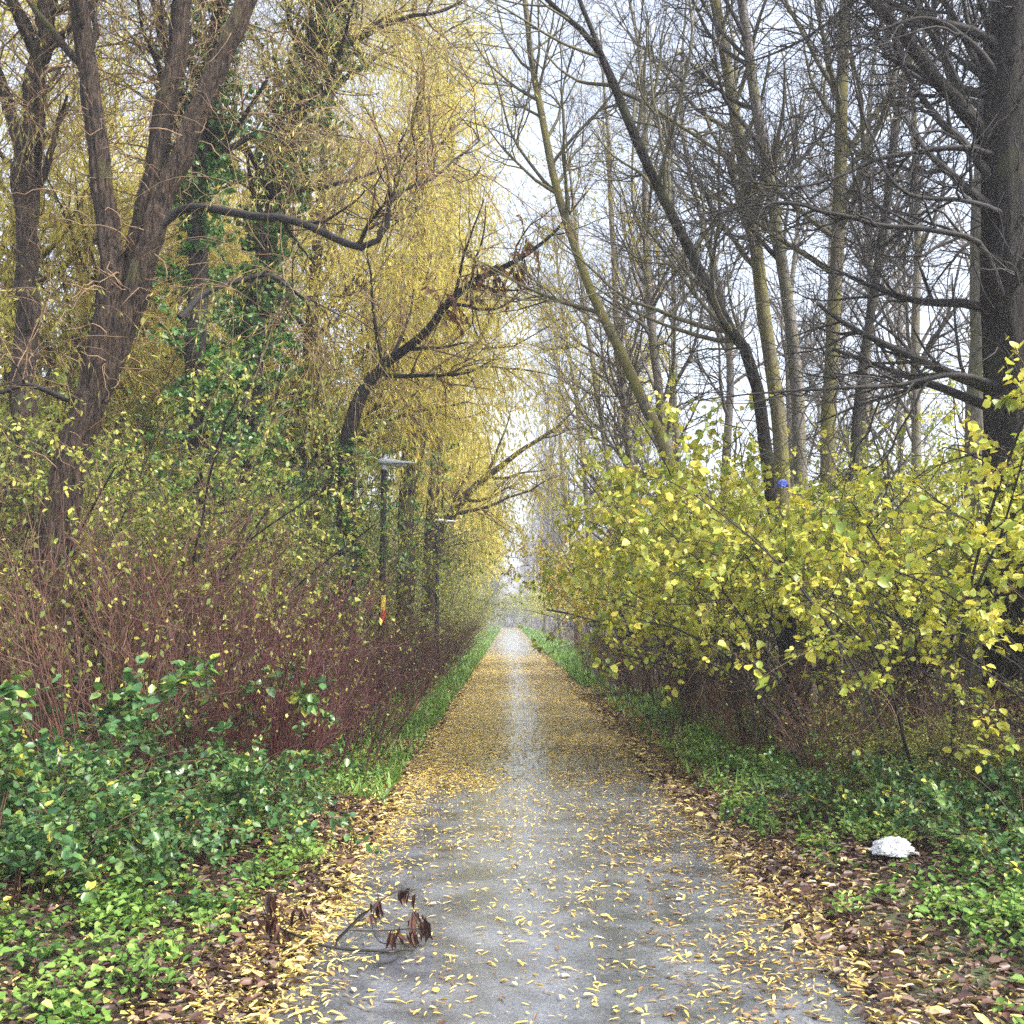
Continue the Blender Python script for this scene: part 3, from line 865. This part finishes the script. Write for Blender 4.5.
# ------------------------------------------------------------------ left trees
D = 9.6
w1 = [px_stem(D, [(57, 560, 0.202), (68, 480, 0.172), (92, 390, 0.155), (110, 310, 0.147), (112, 260, 0.126), (101, 180, 0.113), (93, 100, 0.105), (85, 30, 0.101), (76, -60, 0.092), (66, -180, 0.076)], (42, .30)),
      px_stem(D, [(92, 400, 0.101), (122, 310, 0.126), (142, 215, 0.118), (157, 120, 0.109), (170, 50, 0.105), (179, -20, 0.097), (186, -140, 0.080)]),
      px_stem(D, [(98, 400, 0.101), (130, 310, 0.130), (160, 205, 0.122), (188, 135, 0.118), (215, 70, 0.113), (240, 0, 0.105), (268, -90, 0.092)])]
limb = px_stem(D, [(158, 226, .060), (178, 210, .050), (205, 206, .046, -0.18), (245, 213, .044, -0.36), (290, 218, .041, -0.54), (330, 233, .037, -0.72), (362, 246, .034, -0.90), (384, 232, .028, -0.90), (394, 196, .022, -0.90), (436, 178, .014, -0.72), (480, 140, .007, -0.54)])
limb2 = px_stem(D, [(180, 318, .04), (205, 296, .034, .2), (240, 281, .031, .3), (268, 275, .027, .3), (300, 293, .014, .2), (345, 318, .007, .2)])
limb3 = px_stem(D, [(80, 255, .035), (84, 180, .03, -.2), (72, 215, .026, -.3), (60, 235, .02, -.35), (-10, 395, .02, -.4)])
limb4 = px_stem(D, [(70, 400, .03), (30, 385, .026, -.2), (-10, 392, .02, -.4), (-60, 380, .012, -.6)])
willow_tree('willow_tree', 'big willow with thick forked trunk on the left', 1, w1, sides=56, N=150, ridge=.08, n=(34, 260, 1500, 9000), t0=.5, ext=3, extra=[limb, limb2, limb4], tangle=260, jigamt=.006, mtw='twig_brown', leafL=(.04, .075), mleaf='leaf_willow_green')
w2 = [px_stem(12.2, [(24, 500, .17), (30, 410, .16), (34, 320, .15), (40, 200, .145), (46, 100, .14), (53, 0, .13), (60, -140, .11)], (20, .24)),
      px_stem(12.2, [(32, 330, .11), (24, 250, .10), (14, 150, .09), (-2, 70, .085), (-20, -20, .07)])]
willow_tree('willow_tree', 'slim grey-brown willow trunk at the far left edge', 2, w2, sides=22, N=60, ridge=.05, n=(32, 280, 2600, 20000), t0=.4, ext=3, tangle=120, mtw='twig_brown', leafL=(.045, .08), mleaf='leaf_willow_green')
w3 = [px_stem(13.5, [(194, 480, .17), (199, 330, .155), (204, 220, .145), (213, 120, .13), (224, 30, .12), (240, -110, .1)], (188, .22))]
willow_tree('willow_tree', 'upright ivy clad trunk right of the big forked willow', 3, w3, mtrunk='bark_dark', n=(32, 280, 2600, 16000), t0=.4, ext=3, ivy=14000, ivyt=(.08, .66), tangle=80, mtw='twig_brown', leafL=(.045, .08), mleaf='leaf_willow_green')
w4 = [px_stem(15.5, [(248, 420, .2), (262, 270, .18), (285, 160, .165), (310, 75, .15), (340, -10, .13), (385, -130, .1)], (240, .26))]
willow_tree('willow_tree', 'leaning tree thickly clad in dark green ivy', 4, w4, mtrunk='bark_dark', n=(32, 280, 2800, 16000), t0=.4, ext=3, ivy=30000, ivyt=(.05, .8), leafL=(.045, .085), mleaf='leaf_willow_green')
w5 = [px_stem(16.5, [(352, 500, .2), (360, 410, .17), (386, 368, .125), (430, 335, .10, -.5), (455, 305, .088, -.9), (485, 280, .072, -1.2), (512, 264, .058, -1.4), (545, 243, .04, -1.5)], (347, .24))]
willow_tree('willow_tree', 'willow with dark limb leaning right across towards the path', 5, w5, mtrunk='bark_dark', n=(14, 100, 700, 4500), t0=.55, ext=1, ivy=3500, ivyt=(.1, .42), ivyL=(.1, .45), dead=True, rk=.7, L=((1.2, 2.6), (.7, 1.6), (.4, 1.3)))
w6 = [px_stem(22, [(405, 500, .2), (412, 400, .18), (414, 300, .15), (416, 200, .13), (416, 100, .1), (414, 0, .08)], (400, .25)),
      px_stem(22, [(407, 490, .14), (428, 430, .12), (448, 390, .09), (470, 350, .06), (490, 320, .04)])]
willow_tree('willow_tree', 'golden willow with drooping leafy shoots above the near lamp', 6, w6, n=(38, 320, 3000, 22000), t0=.3, ext=2, L=((1.8, 3.6), (.9, 2.0), (.7, 1.8)), leafL=(.08, .13), leafw=.24)
w7 = [px_stem(29, [(438, 545, .17), (456, 510, .15), (475, 487, .13), (502, 465, .10), (528, 445, .075), (562, 422, .05)], (425, .24)),
      px_stem(29, [(432, 520, .2), (440, 420, .18), (446, 320, .15), (450, 220, .12), (452, 120, .1)], (424, .2))]
willow_tree('willow_tree', 'golden willow whose mossy limbs fan over the distant path', 7, w7, n=(40, 360, 3800, 34000), t0=.3, ext=2, L=((1.8, 3.8), (.9, 2.0), (.7, 1.8)), leafL=(.09, .15), leafw=.24)
wl = []


def gen_willow(seed, label, x, y, h, lean, n, leafL=(.10, .16)):
    rng = np.random.default_rng(seed)
    z = float(gz(x, y)) - .08
    k = rng.uniform(-.3, .3, 4)
    st = [(x, y, z, .25), (x + k[0] * .4, y, z + h * .2, .2), (x + lean * .35 + k[1], y + k[2], z + h * .5, .15), (x + lean * .7 + k[1], y + k[2], z + h * .8, .1), (x + lean, y + k[3], z + h, .05)]
    s2 = [(x + k[0] * .3, y, z + h * .15, .14), (x + lean * .9 + .6, y + k[3], z + h * .4, .1), (x + lean * 1.4 + 1.3, y, z + h * .62, .05)]
    return willow_tree('willow_tree', label, seed, [st, s2], n=n, t0=.28, ext=0, L=((1.8, 3.6), (1, 2.2), (.7, 1.9)), leafL=leafL, leafw=.24)


gen_willow(31, 'tall golden willow filling the gap between ivy tree and near lamp', xa(315, 24), 24, 12, .2, (36, 300, 2800, 24000))
gen_willow(32, 'tall yellow willow high above, behind the leaning ivy tree', xa(285, 20), 20, 13, .8, (36, 300, 2800, 18000))
gen_willow(33, 'hazy golden willow beyond the far lamp post', xa(428, 40), 40, 11.5, .2, (38, 320, 2600, 26000), (.12, .2))
gen_willow(34, 'pale golden willow in the haze, left of the path end', xa(446, 56), 56, 12, .2, (38, 320, 2400, 24000), (.14, .24))
gen_willow(35, 'faint willow deepest in the haze on the left', xa(455, 78), 78, 13, .2, (36, 280, 2200, 20000), (.18, .3))
gen_willow(38, 'yellow willow crown at the far left margin, behind the slim trunk', xa(0, 16), 16, 11, .2, (34, 280, 2600, 20000))
gen_willow(39, 'hazy yellow willow seen deep between the ivy clad trunks', xa(225, 30), 30, 14, .6, (34, 280, 2600, 24000))
gen_willow(40, 'hazy yellow willow far behind the middle stem of the big fork', xa(118, 30), 30, 14, .4, (34, 280, 2600, 24000))
gen_willow(36, 'yellow willow crown high behind the slim left trunk', xa(60, 19), 19, 12, .3, (32, 260, 2400, 16000))
gen_willow(37, 'yellow willow behind the big fork, seen between its stems', xa(150, 22), 22, 13, .5, (32, 260, 2400, 18000))

# ------------------------------------------------------------------ right trees
r1 = [px_stem(14, [(668, 455, .115), (655, 428, .108), (626, 362, .10), (600, 310, .092), (576, 250, .085), (555, 180, .078), (541, 110, .07), (531, 50, .06), (522, -30, .05), (510, -140, .04)], (700, .15))]
bare_tree('bare_tree', 'mossy yellow-green tree leaning left over the path', 51, r1, 'bark_moss', 'branch_moss', 'branch_grey', n=(30, 200, 1300), t0=.4, ext=2, leaves=(450, (.05, .08), .4, 'leaf_willow'), sides=14, jigamt=.006)
r2 = [px_stem(12, [(757, 388, .10), (736, 342, .094), (700, 272, .088), (668, 208, .084), (636, 140, .08), (612, 82, .075), (592, 42, .055), (566, 18, .045), (540, -6, .04), (500, -50, .03)], (800, .14)),
      px_stem(12, [(610, 78, .05), (600, 50, .045), (589, 20, .04), (578, -10, .036), (560, -80, .03)])]
r2e = [px_stem(12, [(620, 92, .04), (640, 100, .036), (684, 128, .033), (735, 163, .028), (770, 200, .02), (800, 260, .012)])]
bare_tree('bare_tree', 'long dark tree leaning far left from the hazel shrubs', 52, r2, 'bark_dark', 'branch_moss', 'branch_dark', n=(26, 190, 1300), t0=.35, ext=2, extra=r2e, sides=14, jigamt=.006)
r3 = [px_stem(15, [(782, 500, .16), (775, 385, .145), (765, 300, .14), (752, 205, .13), (737, 120, .12), (722, 40, .11), (712, -20, .10), (700, -140, .08)], (790, .2))]
bare_tree('bare_tree', 'mossy trunk tilting left, first of the upright right hand group', 53, r3, 'bark_moss', 'branch_moss', 'branch_grey', n=(30, 210, 1500), t0=.4, ext=3, sides=14, jigamt=.01)
r4 = [px_stem(14, [(803, 500, .135), (798, 385, .125), (790, 300, .115), (774, 190, .11), (760, 120, .105), (750, 50, .10), (742, -10, .09), (734, -130, .07)], (805, .18))]
bare_tree('bare_tree', 'brown-grey trunk beside the mossy one, bending left at top', 54, r4, 'bark_grey', 'branch_dark', 'branch_dark', n=(28, 200, 1400), t0=.4, ext=3, sides=14, jigamt=.01)
r5 = [px_stem(13, [(826, 500, .14), (828, 400, .13), (832, 300, .122), (836, 200, .117), (841, 100, .11), (846, 0, .10), (850, -130, .08)], (824, .18))]
bare_tree('bare_tree', 'straight upright mossy trunk with bare side branches', 55, r5, 'bark_moss', 'branch_moss', 'branch_dark', n=(30, 210, 1500), t0=.4, ext=3, sides=14, jigamt=.008)
r6 = [px_stem(16, [(852, 480, .11), (860, 380, .10), (872, 300, .095), (886, 200, .09), (900, 110, .085), (915, 30, .075), (932, -70, .06)], (845, .14))]
bare_tree('bare_tree', 'thin dark tree tilting right, beside the straight mossy trunk', 56, r6, 'bark_dark', 'branch_dark', 'branch_dark', n=(28, 200, 1400), t0=.35, ext=3, jigamt=.01)
r7 = [px_stem(9, [(1015, 560, .30), (1012, 420, .27), (1010, 300, .25), (1008, 200, .235), (1010, 100, .22), (1016, 0, .20), (1024, -140, .16)], (1018, .38)),
      px_stem(9, [(1004, 150, .12), (980, 130, .085), (955, 100, .075), (930, 72, .068), (902, 36, .06), (872, 2, .05), (830, -45, .035)])]
r7e = [px_stem(9, [(1012, 320, .07), (996, 286, .055, -0.18), (976, 243, .038, -0.32), (930, 231, .034, -0.41), (880, 226, .031, -0.45), (850, 218, .029, -0.45), (815, 212, .025, -0.50), (790, 203, .021, -0.50), (740, 207, .015, -0.54), (690, 216, .008, -0.54)]),
       px_stem(9, [(1005, 160, .05), (960, 148, .036, -0.18), (905, 153, .030, -0.27), (870, 160, .026, -0.32), (835, 176, .02, -0.36), (790, 186, .013, -0.41), (735, 180, .006, -0.45)]),
       px_stem(9, [(1012, 390, .05), (960, 375, .036, -0.18), (900, 385, .028, -0.23), (840, 388, .022, -0.27), (770, 392, .014, -0.32), (700, 400, .006, -0.36)]),
       px_stem(9, [(1010, 250, .05), (1000, 215, .04, -0.14), (960, 200, .03, -0.23), (900, 190, .022, -0.32), (870, 130, .015, -0.32), (850, 60, .008, -0.32)]),
       px_stem(9, [(1008, 90, .05), (975, 50, .04, -0.14), (930, 20, .028, -0.23), (880, 30, .018, -0.32), (820, 50, .008, -0.41)])]
bare_tree('bare_tree', 'thick dark trunk with dense black twigs at the right edge', 57, r7, 'bark_dark', 'branch_dark', 'branch_dark', n=(46, 520, 3600), L=((.9, 2.3), (.5, 1.3), (.25, .7)), t0=.25, ext=3, sides=30, N=70, ridge=.05, extra=r7e, trop=.02, ang=(40, 85), bias=(-.8, 0, 0), jigamt=.006, tangle=320, rk=.85)
r8 = [px_stem(11, [(980, 480, .2), (984, 380, .18), (986, 280, .165), (990, 180, .15), (996, 80, .13), (1000, -20, .11), (1002, -140, .09)], (976, .24))]
bare_tree('bare_tree', 'paler trunk standing just left of the thick dark trunk', 58, r8, 'bark_grey', 'branch_dark', 'branch_dark', n=(26, 220, 1500), t0=.35, ext=3, sides=16)


def gen_bare(seed, label, x, y, h, lean, r=.12, n=(34, 200, 1300), mats=('bark_grey', 'branch_grey', 'branch_grey'), group='slender bare trees behind', tw=.005, leaves=None):
    rng = np.random.default_rng(seed)
    z = float(gz(x, y)) - .08
    k = rng.normal(0, .18, 4)
    st = [(x, y, z, r * 1.4), (x + lean * .15 + k[0], y, z + h * .25, r), (x + lean * .4 + k[1], y, z + h * .5, r * .8), (x + lean * .75 + k[2], y, z + h * .78, r * .5), (x + lean, y, z + h, r * .2)]
    return bare_tree('bare_tree', label, seed, [st], *mats, n=n, t0=.2, ext=0, sides=8, N=26, L=((1.6, 3.6), (.8, 1.8), (.5, 1.1)), group=group, tw=tw, leaves=leaves, trop=.12)[0]


for sd_, px, Y, h, ln, r, lab in (
        (61, 690, 19, 15, -1.2, .13, 'tall grey bare tree behind the leaning dark trunk'),
        (62, 652, 22, 15, -1.0, .13, 'tall grey bare tree left of the pair with the leaning mossy trunk'),
        (63, 725, 23, 16, -.6, .14, 'grey bare tree in the back row between two leaning trunks'),
        (64, 868, 21, 15, .9, .13, 'grey bare tree in the back row right of the straight mossy trunk'),
        (65, 940, 18, 14, -.4, .13, 'grey bare tree behind, left of the thick dark trunk'),
        (66, 622, 28, 16, -1.5, .13, 'grey bare tree with faint twigs above the golden hazel'),
        (67, 600, 34, 16, -1.6, .13, 'pale grey bare tree in haze leaning over the path'),
        (68, 668, 30, 17, .3, .14, 'pale grey bare tree standing in the second back row'),
        (69, 790, 27, 17, .2, .14, 'pale grey bare tree seen between the upright trunks'),
        (70, 578, 46, 17, -1.4, .14, 'pale lilac-grey bare tree far down the right side'),
        (71, 640, 42, 17, -.6, .14, 'pale lilac-grey bare tree behind the hazy hazels'),
        (72, 562, 62, 17, -1.2, .15, 'faint bare tree right of the bright path end'),
        (73, 830, 34, 17, .6, .15, 'faint grey bare tree far behind the straight mossy trunk'),
        (74, 905, 30, 16, .2, .14, 'faint grey bare tree far behind the horizontal dark limb'),
        (75, 1000, 22, 15, .4, .14, 'bare tree far behind at the right edge')):
    gen_bare(sd_, lab, xa(px, Y), Y, h, ln, r, tw=.0045 if Y < 30 else .007, leaves=(500, (.06, .1), .45, 'leaf_gold') if sd_ in (62, 66, 67, 61) else None)

# the far wood at the end of the path: trees nothing tells apart
far = Kind([gen_bare(91, 'x', 0, 0, 17, .4, .16, (36, 220, 1300), tw=.011), gen_bare(92, 'x', 0, 0, 15, -.5, .15, (36, 220, 1300), tw=.011)])
rf = np.random.default_rng(95)
FARL = 'slender bare tree dissolving into the haze at the end of the path'
for i in range(30):
    Y = 85 + i * 3.4
    side = -1 if i % 2 else 1
    x = side * rf.uniform(2.3, 3.2 + (i % 7) * 1.6) + .3
    far.put(i % 2, x, Y, rf.uniform(.85, 1.2), FARL, 'bare trees in the far haze')


for i in range(14):
    Y = 70 + i * 6.5
    side = -1 if i % 2 else 1
    (HZ if side > 0 else TH).put(1, PCX + side * rf.uniform(4.4, 5.2), Y, rf.uniform(1.2, 1.5), 'pale low shrub blurred by haze near the end of the path', 'hazy shrubs near the path end')


for i in range(9):
    (HZ if i % 2 else TH).put(1, -7.5 + i * 1.9, 165 + (i * 37 % 9) * 2.5, 1.9 + .1 * (i % 3), 'pale low shrub blurred by haze near the end of the path', 'hazy shrubs near the path end')


# ------------------------------------------------------------------ street lamps
def lamp():
    root = thing('street_lamp', 'x', 'lamp')

    def cyl(bm, r1, r2, z0, z1, seg=20):
        bmesh.ops.create_cone(bm, cap_ends=True, segments=seg, radius1=r1, radius2=r2, depth=z1 - z0, matrix=Matrix.Translation((0, 0, (z0 + z1) / 2)))
    bm = bmesh.new()
    cyl(bm, .075, .075, -.1, .95); cyl(bm, .075, .055, .95, 1.0); cyl(bm, .055, .046, 1.0, 3.93)
    bm_obj('pole', bm, M['metal_black'], root)
    bm = bmesh.new(); cyl(bm, .05, .05, 3.90, 4.0); cyl(bm, .035, .02, 4.0, 4.06)
    bm_obj('collar', bm, M['lamp_grey'], root)
    # wedge shaped lantern: thick over the pole, tapering out over the path
    prof = [(-.10, .095, .00, .075), (-.04, .12, -.012, .095), (.10, .135, -.015, .085), (.28, .13, -.006, .06), (.44, .10, .006, .042), (.50, .06, .014, .032)]
    bm = bmesh.new(); rings = []
    for (x, w, zb, zt) in prof:
        ring = []
        for a in range(16):
            c, s = math.cos(a * math.pi / 8), math.sin(a * math.pi / 8)
            yy = w * math.copysign(abs(c) ** .6, c); zz = (zb + zt) / 2 + (zt - zb) / 2 * math.copysign(abs(s) ** .6, s)
            ring.append(bm.verts.new((x, yy, 3.99 + zz)))
        rings.append(ring)
    for r0, r1 in zip(rings, rings[1:]):
        for i in range(16):
            bm.faces.new((r0[i], r0[(i + 1) % 16], r1[(i + 1) % 16], r1[i]))
    bm.faces.new(rings[0][::-1]); bm.faces.new(rings[-1])
    bm_obj('lamp_head', bm, M['lamp_grey'], root, True)
    bm = bmesh.new(); cyl(bm, .04, .032, 4.08, 4.12, 14); cyl(bm, .022, .018, 4.12, 4.15, 12)
    for vtx in bm.verts:
        vtx.co.x += .02
    bm_obj('light_sensor', bm, M['lamp_grey'], root)
    bm = bmesh.new()
    bmesh.ops.create_cube(bm, size=1, matrix=Matrix.Translation((.24, 0, 3.972)) @ Matrix.Diagonal((.26, .16, .012, 1)))
    bmesh.ops.bevel(bm, geom=list(bm.edges), offset=.004, segments=2, affect='EDGES')
    bm_obj('lens', bm, M['lamp_lens'], root)
    for nm, z0, z1, mt in (('yellow_sticker', 1.60, 1.84, 'sticker_yellow'), ('red_sticker', 1.40, 1.597, 'sticker_red')):
        bm = bmesh.new(); vs = []
        for zz in (z0, z1):
            r = .055 - .009 * (zz - 1) / 2.93 + .003
            vs.append([bm.verts.new((r * math.cos(a), r * math.sin(a), zz)) for a in np.linspace(rad(-115), rad(40), 12)])
        for i in range(11):
            bm.faces.new((vs[0][i], vs[0][i + 1], vs[1][i + 1], vs[1][i]))
        bm_obj(nm, bm, M[mt], root, True)
    bm = bmesh.new()
    bmesh.ops.create_cube(bm, size=1, matrix=Matrix.Translation((.0, -.0745, .55)) @ Matrix.Diagonal((.075, .008, .42, 1)))
    bmesh.ops.bevel(bm, geom=list(bm.edges), offset=.003, segments=1, affect='EDGES')
    bm_obj('access_door', bm, M['metal_black'], root)
    return root


LP = Kind([lamp()])
LP.put(0, xa(382, 16.7), 16.7, 1, 'nearer black lamp post with yellow and red stickers', 'black lamp posts left of the path', rot=.12)
_lp = LP.put(0, xa(437, 27), 27, 1, 'farther black lamp post half lost among yellow willow leaves', 'black lamp posts left of the path', rot=.12)

for _c in list(_lp.children):
    if 'sticker' in _c.name:
        bpy.data.objects.remove(_c)


# ------------------------------------------------------------------ fallen branch on the path
def fallen_branch():
    rng = np.random.default_rng(77)
    Y = 4.75
    base = at(380, 950, Y)

    def q(px, py, r, dy=0):
        p = at(px, py, Y + dy); p[2] = max(p[2], float(surf(p[0], p[1])) + r + .004)
        return (*p, r)
    root = thing('fallen_branch', 'broken branch with withered brown leaves lying on the path', 'branch', (base[0], Y, float(surf(base[0], Y))))
    og = np.array(root.location)
    S = [[q(268, 920, .004, .25), (q(280, 928, .006, .2)), q(300, 937, .007, .1), q(325, 946, .008), q(360, 952, .008, -.03), q(400, 953, .006, -.05), q(405, 950, .004, -.05)],
         [q(335, 949, .007), q(338, 940, .006), q(352, 926, .006, .02), q(368, 911, .005, .05), q(378, 902, .004, .08), q(398, 891, .003, .12), q(412, 891, .002, .14)],
         [q(336, 940, .005), q(348, 928, .004, -.05), q(362, 914, .004, -.1), q(374, 908, .003, -.12)],
         [q(346, 930, .004), q(370, 931, .003, .05), q(395, 930, .003, .05), q(415, 929, .0025, .03), q(424, 938, .002, 0)],
         [q(375, 906, .004, .08), q(372, 925, .003, .05), q(380, 942, .003, 0), q(400, 944, .0025, -.03), q(410, 946, .002, -.04)],
         [q(405, 950, .004, -.05), q(398, 960, .004, -.12), q(388, 966, .005, -.18), q(376, 965, .004, -.2)],
         [q(412, 912, .002, .1), q(418, 925, .003, .05), q(420, 940, .003), q(412, 952, .003, -.05)],
         [q(268, 920, .004, .25), q(262, 905, .003, .2), q(256, 898, .003, .25)], [q(285, 930, .004, .15), q(300, 918, .003, .1), q(312, 912, .002, .1)]]
    P, Rr = resample_stems(S, 14)
    Rr = np.array([spline(np.asarray(a_, float), 14)[:, 3] for a_ in S]).clip(.003) * .85
    P2, R2 = sprout(rng, P, Rr, 26, (.3, 1), (30, 70), (.04, .12), 4, .6, (.0012, .002), .2, (0, 0, .05))
    P2[..., 2] = np.maximum(P2[..., 2], surf(P2[..., 0], P2[..., 1]) + .004)
    mesh_obj('stem', [tubes(P, Rr, 7), tubes(P2, R2, 4)], M['branch_dark'], root, og, True)
    # withered leaves hang or stand curled in bunches
    pos, ax, L = [], [], []
    for (px, py, n, ln, dy, sp) in ((402, 890, 3, .095, .13, 3), (411, 891, 4, .10, .14, 4), (378, 902, 6, .09, .06, 4), (370, 912, 2, .085, 0, 2), (418, 912, 5, .11, .08, 5), (424, 918, 4, .11, .03, 4),
                                    (394, 930, 3, .10, -.02, 4), (403, 930, 4, .11, -.03, 5), (412, 932, 5, .11, -.02, 6), (422, 930, 4, .10, 0, 3),
                                    (270, 893, 3, .11, .25, 2), (259, 918, 5, .085, .22, 8), (272, 925, 8, .10, .2, 9), (284, 930, 5, .09, .12, 8), (296, 908, 3, .095, .1, 3), (306, 908, 4, .08, .1, 5), (279, 915, 4, .09, .2, 6)):
        for _ in range(n):
            pos.append(at(px + rng.normal(0, sp * .6), py + rng.normal(0, 2), Y + dy + rng.normal(0, .03)))
            ax.append((rng.normal(0, .38), rng.normal(0, .38), -1)); L.append(ln * rng.uniform(.5, 1.15))
    pos = np.array(pos); ax = np.array(ax); L = np.array(L)
    fl = surf(pos[:, 0], pos[:, 1]) + .006
    L = np.minimum(L, np.maximum(pos[:, 2] - fl, .045)); pos[:, 2] = np.maximum(pos[:, 2], fl + L * .95)
    nr = np.stack([rng.normal(0, .7, len(L)), -np.ones(len(L)), rng.normal(0, .1, len(L))], 1)
    hv = rng.random(len(L)) < .5
    mesh_obj('withered_leaves', [leaf_geo(rng, pos[k_], ax[k_], nr[k_], L[k_], w_, True, f_) for k_, w_, f_ in ((hv, .20, 1.6), (~hv, .32, 1.0))], M['leaf_dead'], root, og)
    return root


fallen_branch()


# ------------------------------------------------------------------ litter
def crumple(name, label, loc, size, mat, seed, lip=0):
    root = thing(name, label, 'litter', loc)
    bm = bmesh.new()
    bmesh.ops.create_icosphere(bm, subdivisions=5, radius=1)
    for v in bm.verts:
        p = v.co.normalized(); o3 = Vector((seed, seed * 2, 0))
        d = 1 + .30 * mnoise.noise(p * 1.6 + o3) + .20 * abs(mnoise.noise(p * 4 + o3)) - .18 * abs(mnoise.noise(p * 7.5 + o3)) + .07 * mnoise.noise(p * 15 + o3)
        v.co = Vector((p.x * d * size[0], p.y * d * size[1], max(p.z * d, -.35) * size[2] + size[2] * .35))
    bm_obj('bag_body', bm, M[mat], root, False)
    # torn rim trailing from one side
    bm = bmesh.new(); rows = []
    for j in range(5):
        rows.append([bm.verts.new((size[0] * (.55 + .16 * j + .04 * math.sin(i * 2.1 + j)), size[1] * (-.75 + .25 * i), size[2] * (.30 - .06 * j + .10 * math.sin(i * 1.7 + j * 1.3)) + .003)) for i in range(7)])
    for a, b in zip(rows, rows[1:]):
        for i in range(6):
            bm.faces.new((a[i], a[i + 1], b[i + 1], b[i]))
    r = bmesh.ops.solidify(bm, geom=list(bm.faces), thickness=.002)
    bm_obj('torn_rim', bm, M[mat], root, True)
    return root


p = at(893, 858, 6.35)
crumple('plastic_bag', 'crumpled white plastic bag lying among nettles on the right verge', (p[0], p[1], float(gz(p[0], p[1])) + .045), (.12, .095, .068), 'litter_white', 3.3)
p = at(783, 487, 7.6)
crumple('litter_scrap', 'small blue scrap of plastic caught among hazel leaves', tuple(p), (.036, .024, .040), 'litter_blue', 8.1)

# ------------------------------------------------------------------ haze
bm = bmesh.new()
bmesh.ops.create_cube(bm, size=1, matrix=Matrix.Translation((0, 215, 14.5)) @ Matrix.Diagonal((640, 560, 31, 1)))
m, nt, out = new_mat('haze_air')
vol = nt.nodes.new('ShaderNodeVolumePrincipled')
vol.inputs['Color'].default_value = (.93, .95, 1, 1); vol.inputs['Density'].default_value = .0021; vol.inputs['Anisotropy'].default_value = .2
nt.links.new(vol.outputs[0], out.inputs['Volume'])
hz = bm_obj('haze', bm, m); hz['kind'] = 'stuff'; hz['label'] = 'pale morning haze along the path'; hz['category'] = 'haze'

scene.cycles.use_denoising = False
scene.cycles.sample_clamp_indirect = 3
scene.cycles.use_adaptive_sampling = True
scene.cycles.adaptive_threshold = .015
scene.cycles.max_bounces = 4
scene.cycles.diffuse_bounces = 3
scene.cycles.transmission_bounces = 4
scene.cycles.volume_bounces = 0
